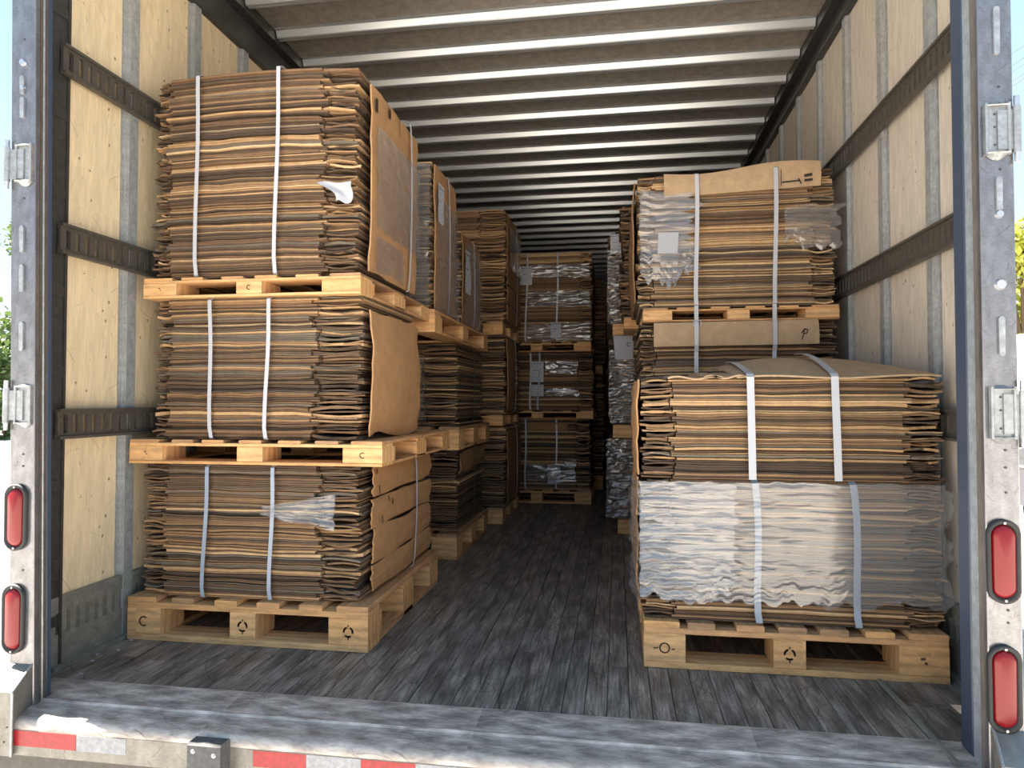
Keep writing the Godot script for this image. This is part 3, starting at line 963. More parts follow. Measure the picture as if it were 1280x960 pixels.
func outdoors() -> void:
	var g := struct("ground", Vector3(0, -1.2, 0))
	var st := mb()
	bx(st, Vector3(-140, -1.4, -160), Vector3(140, -1.2, 120))
	put("pavement", st, M.concrete, g)
	tree(Vector3(-35.5, -1.2, -34.0), 13.0, 5.0, 3.0, 0.42, 5000, 1, "tall leafy tree standing behind the hedge beyond the left rear post")
	tree(Vector3(-32.0, -1.2, -30.5), 4.2, 3.6, 0.3, 0.4, 4200, 1, "dark green hedge bush under the tall tree beyond the left rear post", "bush", "bush")
	tree(Vector3(18.2, -1.2, -32.0), 8.8, 4.2, 2.0, 0.4, 5200, 2, "yellow-green tree rising above the white truck beyond the right rear post")
	# white box truck
	var t := thing("box_truck", Vector3(10.6, -1.2, -18), "white box truck parked beyond the right rear post", "truck")
	st = mb()
	bx(st, Vector3(9.5, 0.0, -22.5), Vector3(11.9, 2.3, -15.5), 2, 0.06)
	put("cargo_box", st, M.white_paint, t)
	st = mb()
	bx(st, Vector3(9.6, -0.75, -25.0), Vector3(11.8, 1.2, -22.7), 2, 0.15)
	var cab := put("cab", st, M.white_paint, t)
	st = mb()
	bx(st, Vector3(9.59, 0.15, -24.5), Vector3(11.81, 0.95, -23.2), 2)
	put("window", st, M.glass_dark, cab)
	st = mb()
	bx(st, Vector3(9.8, -0.35, -24.5), Vector3(11.6, -0.02, -15.7), 2)
	put("chassis", st, M.black_rubber, t)
	for c in [Vector3(9.75, -0.7, -17), Vector3(11.65, -0.7, -17), Vector3(9.75, -0.7, -23.8), Vector3(11.65, -0.7, -23.8)]:
		wheel(t, c, 0.5, 0.28)
	# dark car nearer the trailer
	t = thing("car", Vector3(7.3, -1.2, -8.6), "dark car parked in front of the white truck", "car")
	var prof := [Vector2(-0.85, -6.5), Vector2(-0.3, -6.5), Vector2(-0.18, -7.4), Vector2(0.2, -8.1), Vector2(0.24, -9.4), Vector2(-0.1, -10.4), Vector2(-0.3, -10.6), Vector2(-0.85, -10.6)]
	st = mb()
	prism(st, prof, 0, 6.45, 8.15)
	var body := put("car_body", st, M.car_paint, t)
	st = mb()
	prism(st, [Vector2(-0.15, -7.6), Vector2(0.15, -8.15), Vector2(0.18, -9.3), Vector2(-0.12, -10.1)], 0, 6.44, 8.16)
	put("side_window", st, M.glass_dark, body)
	st = mb()
	tube(st, Vector3(6.44, -0.3, -6.6), Vector3(6.44, -0.24, -10.5), 0.02, 0.02, 6)
	put("trim_strip", st, M.steel, body)
	for c in [Vector3(6.6, -0.88, -7.4), Vector3(8.0, -0.88, -7.4), Vector3(6.6, -0.88, -9.8), Vector3(8.0, -0.88, -9.8)]:
		wheel(t, c, 0.32, 0.2)
	# overhead wires
	var yy := [57.0, 72.0, 80.0, 92.0, 98.0]
	for k in 5:
		var a := ray(1262, yy[k] + 12.0, 30.0)
		var b := ray(1280, yy[k], 29.2)
		var dv := (b - a)
		st = mb()
		tube(st, a - dv * 14.0, b + dv * 14.0, 0.012, 0.012, 6)
		var o := put("power_line", st, M.wire, self)
		meta(o, ["topmost", "second from the top", "middle", "second from the bottom", "lowest"][k] + " of five overhead wires crossing the blue sky beyond the right post", "power line", "overhead wires")

# a point in the world seen at that pixel of a 1280 x 960 frame, that far along the view
var cam: Camera3D
func ray(px: float, py: float, depth: float) -> Vector3:
	return cam.transform * Vector3((px - 640.0) / 851.44 * depth, -(py - 480.0) / 851.44 * depth, -depth)

# ------------------------------------------------------------------ scene
func _ready() -> void:
	cam = Camera3D.new()
	cam.name = "camera"
	cam.fov = rad_to_deg(2.0 * atan(480.0 / 851.44))
	cam.transform = Transform3D(Basis(Vector3.UP, 0.1539) * Basis(Vector3.RIGHT, 0.025), Vector3(0.3272, 0.7538, 1.5305))
	cam.near = 0.02
	cam.far = 400.0
	add_child(cam)
	cam.current = true
	var sky := ProceduralSkyMaterial.new()
	sky.sky_top_color = Color(0.54, 0.69, 0.82)
	sky.sky_horizon_color = Color(0.79, 0.80, 0.815)
	sky.sky_curve = 0.22
	sky.ground_bottom_color = Color(0.55, 0.52, 0.48)
	sky.ground_horizon_color = Color(0.7, 0.7, 0.68)
	sky.sky_energy_multiplier = 1.1
	var env := Environment.new()
	env.background_mode = Environment.BG_SKY
	env.sky = Sky.new()
	env.sky.sky_material = sky
	env.background_energy_multiplier = 1.0
	env.tonemap_mode = Environment.TONE_MAPPER_LINEAR
	env.tonemap_exposure = 1.7
	env.sdfgi_enabled = true
	env.ssao_enabled = true
	env.ssil_enabled = true
	var we := WorldEnvironment.new()
	we.name = "world_environment"
	we.environment = env
	add_child(we)
	var sun := DirectionalLight3D.new()
	sun.name = "sun"
	sun.light_color = Color(1.0, 0.955, 0.89)
	sun.light_energy = 9.0
	sun.light_angular_distance = 0.6
	sun.shadow_enabled = true
	add_child(sun)
	sun.look_at_from_position(Vector3.ZERO, -Vector3(-0.55, 0.82, -0.09), Vector3.UP)

	nz.noise_type = FastNoiseLite.TYPE_SIMPLEX_SMOOTH
	nz.frequency = 0.12
	nz.seed = 11
	rng.seed = 5
	materials()
	trailer()
	rear_post_left()
	rear_post_right()
	outdoors()
	cargo()
	fittings()

func cargo() -> void:
	var N := Vector3.BACK
	# ---- left column, front stack
	pallet(-1.213, -0.414, -0.435, 0.80, 0.0, 0.135, 6, "pine pallet on the floor under the front left column, block marked C", ["c", "arrows", "arrows"])
	var b := bale(-1.185, -0.455, -0.447, 0.76, 0.136, 0.553, {"n": 34, "lf": 0.085, "rf": 0.125}, "lowest bale of the front left column with layered flaps down its side and grey straps")
	strap(b, -0.949, -0.958, -0.447, 0.5, 0.136, 0.553, "strap_grey")
	strap(b, -0.729, -0.733, -0.447, 0.5, 0.136, 0.553, "strap_grey")
	film(b, Vector3(-0.76, 0.36, -0.445), Vector3(0.235, 0, 0), Vector3(0, 0.11, 0), N, 0.009, 40, 30, 4, 7.0, 0.01, 0.0, 0.75)
	var rows := [[0.155, 0.235], [0.24, 0.345], [0.35, 0.44], [0.45, 0.548]]
	for k in 4:
		side_panel(b, -0.438, -0.53 - 0.01 * (k % 2), -1.2, rows[k][0], rows[k][1], 0.008, 40 + k, "kraft" if k % 2 else "kraft", 0.02, 1.0, "side_flap")
	var slits := mb()
	for q in [[-0.57, 0.47, 0.012], [-0.545, 0.53, 0.006], [-0.60, 0.37, 0.01], [-0.70, 0.415, 0.008], [-0.66, 0.43, 0.006]]:
		stroke(slits, [Vector3(-0.4285, q[1] - q[2], q[0] - 0.004), Vector3(-0.4285, q[1] + q[2], q[0])], Vector3.RIGHT, 0.008)
	put("hand_hole", slits, M.ink, b)
	side_strap(b, -0.43, -0.955, -0.93, 0.14, 0.553)
	pallet(-1.214, -0.372, -0.435, 0.83, 0.556, 0.632, 7, "pallet between the lowest and middle bales of the front left column", ["dots", "", "c"])
	b = bale(-1.15, -0.452, -0.447, 0.56, 0.633, 1.079, {"n": 37, "lf": 0.055, "rf": 0.15}, "middle bale of the front left column with one large plain panel on its side")
	strap(b, -0.947, -0.936, -0.447, 0.5, 0.633, 1.079)
	strap(b, -0.747, -0.753, -0.447, 0.5, 0.633, 1.079)
	side_panel(b, -0.428, -0.47, -0.985, 0.645, 1.035, 0.022, 51, "kraft", 0.035)
	pallet(-1.172, -0.443, -0.435, 0.76, 1.081, 1.145, 6, "pallet carrying the top bale of the front left column", ["dots", "c", ""])
	b = bale(-1.155, -0.468, -0.447, 0.56, 1.146, 1.79, {"dome": 0.012, "n": 57, "lf": 0.055, "rf": 0.11, "tones": [2, 4, 5, 6, 6, 2, 2]}, "tall top bale of the front left column with two white straps and torn paper")
	strap(b, -0.996, -0.994, -0.447, 0.5, 1.146, 1.80)
	strap(b, -0.721, -0.726, -0.447, 0.5, 1.146, 1.81)
	side_panel(b, -0.438, -0.50, -0.985, 1.16, 1.76, 0.012, 61, "kraft", 0.02)
	film(b, Vector3(-0.424, 1.30, -0.52), Vector3(0, 0, -0.46), Vector3(0, 0.33, 0), Vector3.RIGHT, 0.004, 26, 40, 9, 2.0)
	film(b, Vector3(-0.428, 1.17, -0.52), Vector3(0, 0, -0.28), Vector3(0, 0.11, 0), Vector3.RIGHT, 0.004, 20, 20, 10, 2.0)
	var holes := mb()
	for q in [[-0.535, 1.70, 0.016], [-0.66, 1.725, 0.010]]:
		stroke(holes, [Vector3(-0.4305, q[1] - q[2], q[0]), Vector3(-0.4305, q[1] + q[2], q[0])], Vector3.RIGHT, 0.02)
	stroke(holes, [Vector3(-0.4305, 1.75, -0.76), Vector3(-0.4285, 1.69, -0.765)], Vector3.RIGHT, 0.006)
	put("hand_hole", holes, M.ink, b)
	side_strap(b, -0.43, -0.875, -0.86, 1.15, 1.785)
	var tp := mb()
	sheet(tp, func(u, v): return Vector3(lerpf(lerpf(-0.525, -0.585, v * v), lerpf(-0.478, -0.468, v), u) + 0.006 * sin(v * 5.0), lerpf(1.366, 1.429, v) - 0.006 * u + 0.004 * sin(u * 7.0), -0.436 + 0.006 * sin(u * 5.0 + v * 4.0)), 8, 8, Vector3(0, 0, -0.001))
	put("torn_paper", tp, M.paper, b)

	# ---- left column, second stack
	pallet(-1.2, -0.43, -1.64, 0.78, 0.0, 0.12, 6, "floor pallet of the second left stack behind the front column")
	b = bale(-1.19, -0.44, -1.68, 0.65, 0.121, 0.515, {"n": 34, "lf": 0.06, "rf": 0.16, "segs": 5}, "lowest bale of the second left stack with a green strap and torn corner")
	side_panel(b, -0.432, -1.72, -2.32, 0.40, 0.505, 0.006, 71, "kraft_dark", 0.03, 1.0, "side_flap")
	side_strap(b, -0.43, -2.0, -1.97, 0.125, 0.515, "strap_green")
	pallet(-1.2, -0.42, -1.64, 0.78, 0.52, 0.63, 6, "pallet between the lowest and middle bales of the second left stack")
	b = bale(-1.19, -0.44, -1.68, 0.65, 0.632, 1.03, {"n": 34, "lf": 0.06, "rf": 0.17, "segs": 5}, "middle bale of the second left stack with a green strap down its dark side")
	side_strap(b, -0.435, -2.0, -2.0, 0.637, 1.03, "strap_green")
	film(b, Vector3(-0.80, 0.66, -1.678), Vector3(0.2, 0, 0), Vector3(0, 0.32, 0), N, 0.012, 20, 40, 12)
	pallet(-1.17, -0.42, -1.2, 1.16, 1.04, 1.135, 6, "long pallet carrying two bales at the top of the second left stack")
	b = bale(-1.15, -0.452, -1.24, 0.41, 1.136, 1.78, {"n": 50, "lf": 0.06, "rf": 0.1, "segs": 5}, "film-wrapped top bale right behind the front left column with a white side label")
	side_panel(b, -0.444, -1.28, -1.645, 1.15, 1.77, 0.008, 81, "kraft", 0.015)
	film(b, Vector3(-0.434, 1.14, -1.27), Vector3(0, 0, -0.38), Vector3(0, 0.5, 0), Vector3.RIGHT, 0.005, 24, 40, 14, 2.0)
	film(b, Vector3(-0.55, 1.14, -1.238), Vector3(0.10, 0, 0), Vector3(0, 0.62, 0), N, 0.014, 12, 50, 15)
	side_strap(b, -0.438, -1.48, -1.48, 1.14, 1.775)
	paper(b, Vector3(-0.43, 1.52, -1.275), Vector3(0, 0, -0.09), Vector3(0, 0.17, 0), Vector3.RIGHT)
	b = bale(-1.15, -0.452, -1.775, 0.47, 1.136, 1.61, {"n": 36, "lf": 0.06, "rf": 0.1, "segs": 5}, "shorter top bale of the second left stack with a crumpled white label")
	side_panel(b, -0.444, -1.81, -2.22, 1.15, 1.60, 0.008, 83, "kraft_dark", 0.015)
	film(b, Vector3(-0.434, 1.14, -1.80), Vector3(0, 0, -0.42), Vector3(0, 0.42, 0), Vector3.RIGHT, 0.006, 24, 40, 16, 2.0)
	film(b, Vector3(-0.55, 1.14, -1.772), Vector3(0.10, 0, 0), Vector3(0, 0.3, 0), N, 0.014, 12, 30, 17)
	paper(b, Vector3(-0.43, 1.30, -1.80), Vector3(0, 0, -0.12), Vector3(0, 0.22, 0), Vector3.RIGHT)
	side_strap(b, -0.438, -2.03, -2.03, 1.14, 1.605)

	# ---- left column, third stack
	var zz := -2.6
	pallet(-1.11, -0.37, zz + 0.01, 0.7, 0.0, 0.10, 6, "floor pallet of the third left stack deep in the trailer", ["", "", "dots"])
	b = bale(-1.1, -0.36, zz, 0.65, 0.101, 0.60, {"n": 38, "lf": 0.06, "rf": 0.17, "segs": 4}, "lowest bale of the third left stack with plain panels along its side")
	side_panel(b, -0.352, zz - 0.06, zz - 0.63, 0.12, 0.58, 0.006, 91, "kraft_dark", 0.02)
	side_strap(b, -0.345, zz - 0.36, zz - 0.36, 0.12, 0.60)
	pallet(-1.11, -0.37, zz + 0.01, 0.7, 0.602, 0.67, 6, "pallet between the lowest and middle bales of the third left stack", ["", "", "dots"])
	b = bale(-1.1, -0.36, zz, 0.65, 0.672, 1.16, {"n": 38, "lf": 0.06, "rf": 0.17, "segs": 4}, "middle bale of the third left stack with a panelled side and white strap")
	side_panel(b, -0.352, zz - 0.06, zz - 0.35, 0.69, 1.14, 0.006, 92, "kraft_dark", 0.02)
	side_strap(b, -0.345, zz - 0.30, zz - 0.30, 0.68, 1.16)
	pallet(-1.11, -0.37, zz + 0.01, 0.7, 1.163, 1.245, 6, "pallet carrying the top bale of the third left stack", ["", "", "c"])
	b = bale(-1.1, -0.36, zz, 0.65, 1.247, 1.945, {"n": 48, "lf": 0.06, "rf": 0.17, "segs": 4, "tones": [3, 4, 3, 2, 1, 0, 1]}, "tallest bale topping the third left stack, its ragged edge facing the door")
	for k in 6:
		side_panel(b, -0.352, zz - 0.06, zz - 0.63, 1.26 + 0.112 * k, 1.365 + 0.112 * k, 0.004, 95 + k, "kraft_dark", 0.03, 1.0, "side_flap")
	side_strap(b, -0.345, zz - 0.36, zz - 0.36, 1.25, 1.945)
	film(b, Vector3(-0.345, 1.6, zz - 0.1), Vector3(0, 0, -0.5), Vector3(0, 0.25, 0), Vector3.RIGHT, 0.006, 20, 24, 22, 2.0)

	# ---- middle stack at the back
	zz = -3.5
	pallet(-0.66, 0.135, zz + 0.01, 0.75, 0.0, 0.10, 6, "floor pallet of the back stack at the end of the aisle")
	b = bale(-0.6, 0.128, zz, 0.7, 0.101, 0.62, {"n": 26, "lf": 0.06, "rf": 0.105, "segs": 4}, "lowest bale of the back stack at the aisle end with one white label")
	strap(b, -0.351, -0.351, zz, 0.5, 0.101, 0.62)
	strap(b, -0.122, -0.122, zz, 0.5, 0.101, 0.62)
	paper(b, Vector3(-0.185, 0.145, zz + 0.003), Vector3(0.09, 0, 0), Vector3(0, 0.135, 0), N)
	film(b, Vector3(-0.35, 0.16, zz + 0.004), Vector3(0.37, 0, 0), Vector3(0, 0.13, 0), N, 0.010, 24, 16, 31)
	film(b, Vector3(-0.06, 0.27, zz + 0.004), Vector3(0.09, 0, 0), Vector3(0, 0.06, 0), N, 0.012, 12, 10, 32)
	var st := mb()
	bx(st, Vector3(-0.335, 0.535, zz), Vector3(-0.04, 0.595, zz + 0.006))
	put("kraft_strip", st, M.kraft_dark, b)
	pallet(-0.66, 0.15, zz + 0.01, 0.75, 0.622, 0.682, 6, "pallet between the lowest and middle bales of the back stack")
	b = bale(-0.6, 0.15, zz, 0.7, 0.684, 1.115, {"n": 24, "lf": 0.06, "rf": 0.115, "segs": 4}, "middle bale of the back stack at the aisle end with two stacked labels")
	strap(b, -0.314, -0.314, zz, 0.5, 0.684, 1.115)
	strap(b, -0.245, -0.258, zz, 0.5, 0.684, 1.115, "strap_grey")
	paper(b, Vector3(-0.315, 0.895, zz + 0.003), Vector3(0.1, 0, 0), Vector3(0, 0.15, 0), N)
	paper(b, Vector3(-0.305, 0.79, zz + 0.003), Vector3(0.09, 0, 0), Vector3(0, 0.085, 0), N)
	film(b, Vector3(-0.2, 0.95, zz + 0.004), Vector3(0.24, 0, 0), Vector3(0, 0.10, 0), N, 0.012, 24, 14, 33)
	film(b, Vector3(-0.2, 0.79, zz + 0.004), Vector3(0.24, 0, 0), Vector3(0, 0.06, 0), N, 0.010, 24, 10, 34)
	pallet(-0.66, 0.135, zz + 0.01, 0.75, 1.118, 1.19, 6, "pallet carrying the top bale of the back stack")
	b = bale(-0.6, 0.14, zz, 0.7, 1.192, 1.86, {"n": 32, "lf": 0.06, "rf": 0.085, "segs": 4, "tones": [3, 4, 3, 2, 1, 0, 1]}, "top bale of the back stack at the aisle end with three shiny film bands")
	strap(b, -0.336, -0.35, zz, 0.5, 1.192, 1.86)
	strap(b, -0.11, -0.115, zz, 0.5, 1.192, 1.86)
	paper(b, Vector3(-0.39, 1.62, zz + 0.003), Vector3(0.09, 0, 0), Vector3(0, 0.14, 0), N)
	paper(b, Vector3(-0.16, 1.22, zz + 0.012), Vector3(0.075, 0, 0), Vector3(0, 0.115, 0), N)
	film(b, Vector3(-0.31, 1.665, zz + 0.004), Vector3(0.44, 0, 0), Vector3(0, 0.10, 0), N, 0.013, 36, 16, 35)
	film(b, Vector3(-0.33, 1.45, zz + 0.004), Vector3(0.46, 0, 0), Vector3(0, 0.12, 0), N, 0.014, 36, 18, 36)
	film(b, Vector3(-0.33, 1.2, zz + 0.004), Vector3(0.46, 0, 0), Vector3(0, 0.13, 0), N, 0.014, 36, 18, 37)

	# ---- stack behind the middle one
	pallet(-0.6, 0.2, -4.35, 0.8, 0.0, 0.12, 5, "dark floor pallet hidden behind the back stack at the aisle end")
	b = bale(-0.59, 0.21, -4.36, 0.75, 0.121, 0.98, {"n": 40, "segs": 3}, "tall dark bale standing behind the back stack at the aisle end")
	pallet(-0.6, 0.2, -4.35, 0.8, 0.982, 1.06, 5, "upper pallet behind the back stack at the aisle end")
	b = bale(-0.59, 0.22, -4.36, 0.75, 1.062, 1.80, {"n": 36, "segs": 3}, "upper dark bale behind the back stack, seen as a narrow strip")
	side_panel(b, 0.225, -4.40, -5.0, 1.08, 1.78, 0.004, 120, "kraft_dark", 0.02)

	# ---- right column, front stack
	pallet(0.398, 1.197, -0.4546, 0.79, 0.0, 0.13, 7, "pine pallet on the floor under the front right stack, knot on its block", ["knot", "arrows", "dots"])
	b = bale(0.395, 1.2, -0.466, 0.76, 0.131, 0.529, {"n": 37, "lf": 0.085, "rf": 0.09}, "lower bale of the front right stack under shiny wrinkled stretch film")
	strap(b, 0.706, 0.715, -0.466, 0.5, 0.131, 0.529, "strap_grey", 0.018)
	strap(b, 0.964, 0.975, -0.466, 0.5, 0.131, 0.529, "strap_grey", 0.018)
	film(b, Vector3(0.388, 0.195, -0.463), Vector3(0.815, 0, 0), Vector3(0, 0.332, 0), N, 0.015, 120, 90, 41, 7.0, 0.03, 1.0)
	film(b, Vector3(0.388, 0.2, -0.461), Vector3(0.26, 0, 0), Vector3(0, 0.32, 0), N, 0.014, 50, 80, 42, 9.0, 0.03, 0.85)
	film(b, Vector3(0.375, 0.185, -0.60), Vector3(0.02, 0, 0.135), Vector3(0, 0.34, 0), Vector3.LEFT, 0.012, 10, 60, 43)
	side_panel(b, 0.385, -0.52, -1.2, 0.14, 0.528, 0.010, 130, "kraft", 0.02, -1.0)
	b = bale(0.395, 1.2, -0.466, 0.76, 0.531, 0.822, {"n": 25, "lf": 0.09, "rf": 0.09, "tones": [4, 3, 3, 3, 5, 2, 2]}, "upper bale of the front right stack with a bowed kraft sheet on top")
	for k in 3:
		var o: Array = [[0.66, 1.19, 0.823, 0.085], [0.47, 0.62, 0.822, 0.02], [0.57, 0.68, 0.824, 0.03]][k]
		st = mb()
		sheet(st, func(u, v): return Vector3(lerpf(o[0], o[1], u), o[2] + o[3] * sin(PI * 0.5 * v) * (0.55 + 0.45 * sin(PI * u)) + (0.004 * sin(u * 9.0)), lerpf(-0.462, -1.0, v)), 16, 10, Vector3(0, -0.005, 0))
		put("top_sheet", st, M.kraft_pale, b)
	for s in [[0.709, 0.695, 0.699], [0.939, 0.918, 0.925]]:
		st = mb()
		var pts := []
		for k in 10:
			var v := 1.0 - k / 9.0
			var x: float = lerpf(s[1], s[0], v)
			var u := clampf((x - 0.66) / 0.53, 0, 1)
			pts.append(Vector3(x, 0.826 + 0.085 * sin(PI * 0.5 * v) * (0.55 + 0.45 * sin(PI * u)) + 0.004, lerpf(-0.468, -0.95, v)))
		pts.append(Vector3(s[1], 0.822, -0.458))
		for k in range(1, 10):
			var u := k / 9.0
			pts.append(Vector3(lerpf(s[1], s[2], u), lerpf(0.815, 0.534, u), -0.459 + 0.002 * sin(PI * u)))
		pts.reverse()
		band(st, pts, Vector3.RIGHT, 0.02, -0.0014)
		put("strap", st, M.strap, b)
	side_panel(b, 0.385, -0.50, -1.2, 0.535, 0.815, 0.008, 131, "kraft", 0.02, -1.0)

	# ---- right column, second stack
	zz = -1.28
	pallet(0.42, 1.18, zz + 0.01, 0.64, 0.0, 0.13, 6, "floor pallet of the second right stack, hidden behind the front right stack")
	b = bale(0.42, 1.175, zz, 0.62, 0.131, 1.066, {"n": 78, "lf": 0.06, "rf": 0.09, "tones": [1, 2, 3, 3, 3, 2, 1]}, "lower bale of the second right stack with a kraft strip on its front")
	st = mb()
	sheet(st, func(u, v): return Vector3(lerpf(0.472, 1.10, u), lerpf(0.972, 1.068, v) + 0.004 * u, zz + 0.016 + 0.008 * sin(PI * v) + 0.01 * u * (1.0 - v)), 14, 6, Vector3(0, 0, -0.005))
	var strip := put("kraft_strip", st, M.kraft_pale, b)
	st = mb()
	var c := Vector3(1.045, 1.018, zz + 0.031)
	stroke(st, [c + Vector3(-0.012, 0.0, 0), c + Vector3(0.0, 0.016, 0), c + Vector3(0.012, 0.012, 0), c + Vector3(0.008, 0.0, 0), c + Vector3(-0.002, -0.003, 0)], N, 0.004)
	stroke(st, [c + Vector3(-0.001, 0.01, 0), c + Vector3(-0.01, -0.025, 0)], N, 0.004)
	put("handwritten_mark", st, M.ink, strip)
	for sx in [0.638, 0.936]:
		st = mb()
		band(st, [Vector3(sx, 0.80, zz + 0.01), Vector3(sx, 0.95, zz + 0.014), Vector3(sx, 0.975, zz + 0.030), Vector3(sx, 1.06, zz + 0.032), Vector3(sx, 1.08, zz + 0.024), Vector3(sx, 1.134, zz + 0.025)], Vector3.RIGHT, 0.016, -0.0014)
		put("strap", st, M.strap, b)
	st = mb()
	for q in [[-0.016, -0.012, -0.012, 0.012], [0.012, 0.016, -0.012, 0.012], [-0.016, 0.016, -0.014, -0.011], [-0.016, 0.016, 0.010, 0.013]]:
		bx(st, Vector3(0.640 + q[0], 1.062 + q[2], zz + 0.0315), Vector3(0.640 + q[1], 1.062 + q[3], zz + 0.0345))
	put("strap_buckle", st, M.paper, b)
	pallet(0.43, 1.18, zz + 0.01, 0.64, 1.073, 1.13, 6, "weathered pallet under the top bale of the second right stack")
	b = bale(0.41, 1.175, zz, 0.62, 1.131, 1.672, {"n": 46, "lf": 0.06, "rf": 0.09, "tones": [3, 3, 3, 2, 2, 3, 2]}, "top bale of the second right stack with a printed kraft band along its top")
	strap(b, 0.643, 0.638, zz + 0.022, 0.5, 1.132, 1.667, "strap", 0.016, 0.002)
	strap(b, 0.945, 0.938, zz + 0.022, 0.5, 1.132, 1.68, "strap", 0.016, 0.002)
	paper(b, Vector3(0.488, 1.347, zz + 0.016), Vector3(0.08, 0, 0), Vector3(0.004, 0.085, 0), N, "paper", "torn_paper")
	film(b, Vector3(0.418, 1.25, zz + 0.002), Vector3(0.21, 0, 0), Vector3(0, 0.36, 0), N, 0.016, 40, 70, 51, 7.0, 0.07, 0.9)
	film(b, Vector3(0.98, 1.36, zz + 0.002), Vector3(0.20, 0, 0), Vector3(0, 0.16, 0), N, 0.014, 30, 30, 52, 7.0, 0.05)
	st = mb()
	sheet(st, func(u, v): return Vector3(lerpf(0.515, 1.115, u), lerpf(1.575, 1.672, v) + 0.022 * u - 0.012 * sin(PI * u * 2.0) * v, zz + 0.014 + 0.008 * sin(PI * v)), 16, 6, Vector3(0, 0, -0.005))
	strip = put("kraft_strip", st, M.kraft_pale, b)
	st = mb()
	c = Vector3(1.0, 1.635, zz + 0.0235)
	stroke(st, [c + Vector3(-0.035, 0.03, 0), c + Vector3(-0.035, -0.035, 0)], N, 0.0025)
	stroke(st, [c + Vector3(-0.03, -0.022, 0), c + Vector3(0.035, -0.018, 0)], N, 0.006)
	stroke(st, [c + Vector3(0.03, -0.01, 0), c + Vector3(0.04, -0.03, 0)], N, 0.005)
	stroke(st, [c + Vector3(0.055, 0.0, 0), c + Vector3(0.078, 0.004, 0)], N, 0.012)
	stroke(st, [c + Vector3(0.055, -0.018, 0), c + Vector3(0.08, -0.016, 0)], N, 0.01)
	put("printed_mark", st, M.ink, strip)
	side_panel(b, 0.398, zz - 0.05, zz - 0.6, 1.15, 1.66, 0.018, 141, "kraft_dark", 0.05, -1.0)

	# ---- right column, narrow stack between
	pallet(0.42, 1.1, -1.975, 0.36, 0.0, 0.13, 5, "floor pallet of the narrow third stack in the right column")
	b = bale(0.415, 1.1, -1.98, 0.34, 0.131, 1.12, {"n": 60, "segs": 4}, "lower bale of the narrow third stack in the right column, mostly hidden")
	pallet(0.36, 1.1, -1.975, 0.36, 1.122, 1.18, 5, "small pallet under the ragged dark bale of the right column")
	b = bale(0.345, 1.1, -1.98, 0.34, 1.182, 1.765, {"n": 34, "lf": 0.06, "segs": 4, "rag": 1.5, "tones": [1, 2, 3, 3, 3, 1, 0]}, "ragged dark upper bale seen past the left edge of the right column")

	# ---- right column, wrapped stack
	zz = -2.42
	pallet(0.325, 1.05, zz + 0.02, 0.7, 0.0, 0.08, 5, "floor pallet under the film-wrapped stack of the right column")
	b = bale(0.275, 1.05, zz, 0.68, 0.082, 0.542, {"n": 32, "lf": 0.06, "segs": 4, "rag": 1.5}, "lowest film-wrapped bale of the deep right stack beside the aisle")
	film(b, Vector3(0.262, 0.09, zz + 0.004), Vector3(0.2, 0, 0), Vector3(0, 0.45, 0), N, 0.02, 20, 60, 61, 3.0)
	pallet(0.30, 1.05, zz + 0.02, 0.7, 0.545, 0.618, 5, "pallet between the lowest and middle wrapped bales of the deep right stack")
	b = bale(0.285, 1.05, zz, 0.68, 0.62, 1.125, {"n": 34, "lf": 0.06, "segs": 4, "rag": 1.5}, "middle wrapped bale of the deep right stack with a white label marked C")
	film(b, Vector3(0.278, 0.63, zz + 0.004), Vector3(0.2, 0, 0), Vector3(0, 0.42, 0), N, 0.02, 20, 60, 62, 3.0)
	var lab := paper(b, Vector3(0.315, 0.99, zz + 0.03), Vector3(0.11, 0, 0), Vector3(-0.012, 0.135, 0), N, "paper")
	st = mb()
	stroke(st, arc_points(Vector3(0.39, 1.075, zz + 0.0385), 0.009, 0.9, 5.3, 8), N, 0.004)
	put("letter_mark", st, M.blue_ink, lab)
	pallet(0.30, 1.05, zz + 0.02, 0.7, 1.128, 1.195, 5, "pallet under the top wrapped bale of the deep right stack")
	b = bale(0.275, 1.05, zz, 0.68, 1.197, 1.735, {"n": 34, "lf": 0.06, "segs": 4, "rag": 1.5}, "top film-wrapped bale of the deep right stack with a label near its top")
	film(b, Vector3(0.27, 1.2, zz + 0.004), Vector3(0.12, 0, 0), Vector3(0, 0.44, 0), N, 0.02, 20, 60, 63, 3.0)
	paper(b, Vector3(0.29, 1.60, zz + 0.02), Vector3(0.06, 0, 0), Vector3(0, 0.11, 0), N)

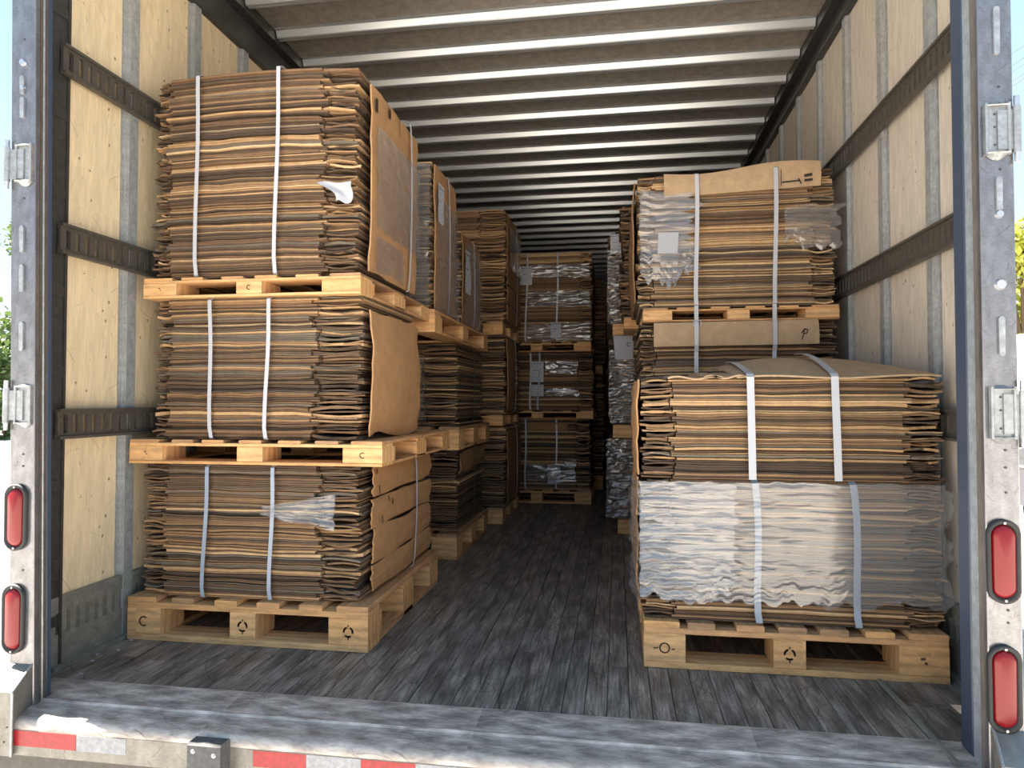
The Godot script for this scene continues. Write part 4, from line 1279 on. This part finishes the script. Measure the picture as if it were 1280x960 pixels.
func fittings() -> void:
	tail_light(-1.166, 0.462, 0.166, "upper red oval tail light on the left rear post")
	tail_light(-1.168, 0.209, 0.172, "lower red oval tail light on the left rear post")
	tail_light(1.089, 0.433, 0.168, "upper red oval tail light on the right rear post")
	tail_light(1.087, 0.180, 0.174, "lower red oval tail light on the right rear post")
	hinge(-1, -1.158, -1.205, 1.357, 0.098, "upper steel door hinge on the left rear post")
	hinge(-1, -1.148, -1.195, 0.745, 0.098, "lower steel door hinge on the left rear post")
	hinge(1, 1.09, 1.125, 1.305, 0.105, "upper steel door hinge on the right rear post")
	hinge(1, 1.092, 1.127, 0.73, 0.105, "lower steel door hinge on the right rear post")
	corner_guard(-1, -1.095, "steel corner guard with sunlit sloped top at the foot of the left post")
	corner_guard(1, 1.045, "steel corner guard at the foot of the right post in shade")
	var t := thing("dock_bumper", Vector3(-0.58, -0.2, 0.11), "dark grey rubber dock bumper block bolted to the rear sill", "dock bumper")
	var st := mb()
	bx(st, Vector3(-0.62, -0.2, 0.0895), Vector3(-0.54, -0.006, 0.128), 0, 0.004)
	put("rubber_block", st, M.bumper_rubber, t)
	for c in [Vector3(-0.606, -0.022, 0.128), Vector3(-0.556, -0.028, 0.128), Vector3(-0.606, -0.15, 0.128)]:
		st = mb()
		tube(st, c - Vector3(0, 0, 0.002), c + Vector3(0, 0, 0.001), 0.006, 0.0055, 12)
		tube(st, c, c + Vector3(0, 0, 0.003), 0.003, 0.0025, 6)
		put("bolt", st, M.galv, t)
	# paper scraps on the floor by the left wall
	rng.seed = 404
	var spots := [[-1.19, -0.42], [-1.17, -0.34], [-1.2, -0.30], [-1.18, -0.25], [-1.14, -0.16]]
	for k in spots.size():
		st = mb()
		var p := Vector3(spots[k][0], 0.0015, spots[k][1])
		var a := rng.randf() * TAU
		var e := Vector3(cos(a), 0, sin(a)) * 0.006
		var f := Vector3(-sin(a), 0, cos(a)) * 0.004
		sheet(st, func(u, v): return p + e * (u - 0.5) * 2 + f * (v - 0.5) * -2 + Vector3(0, 0.003 * sin(PI * u), 0), 3, 2, Vector3(0, -0.001, 0))
		var o := put("paper_scrap", st, M.paper, self)
		meta(o, "tiny white paper scrap by the left wall, " + ["nearest the front left pallet", "second from the front left pallet", "middle one of five", "second from the threshold plate", "nearest the threshold plate"][k], "paper scrap", "paper scraps by the left wall")
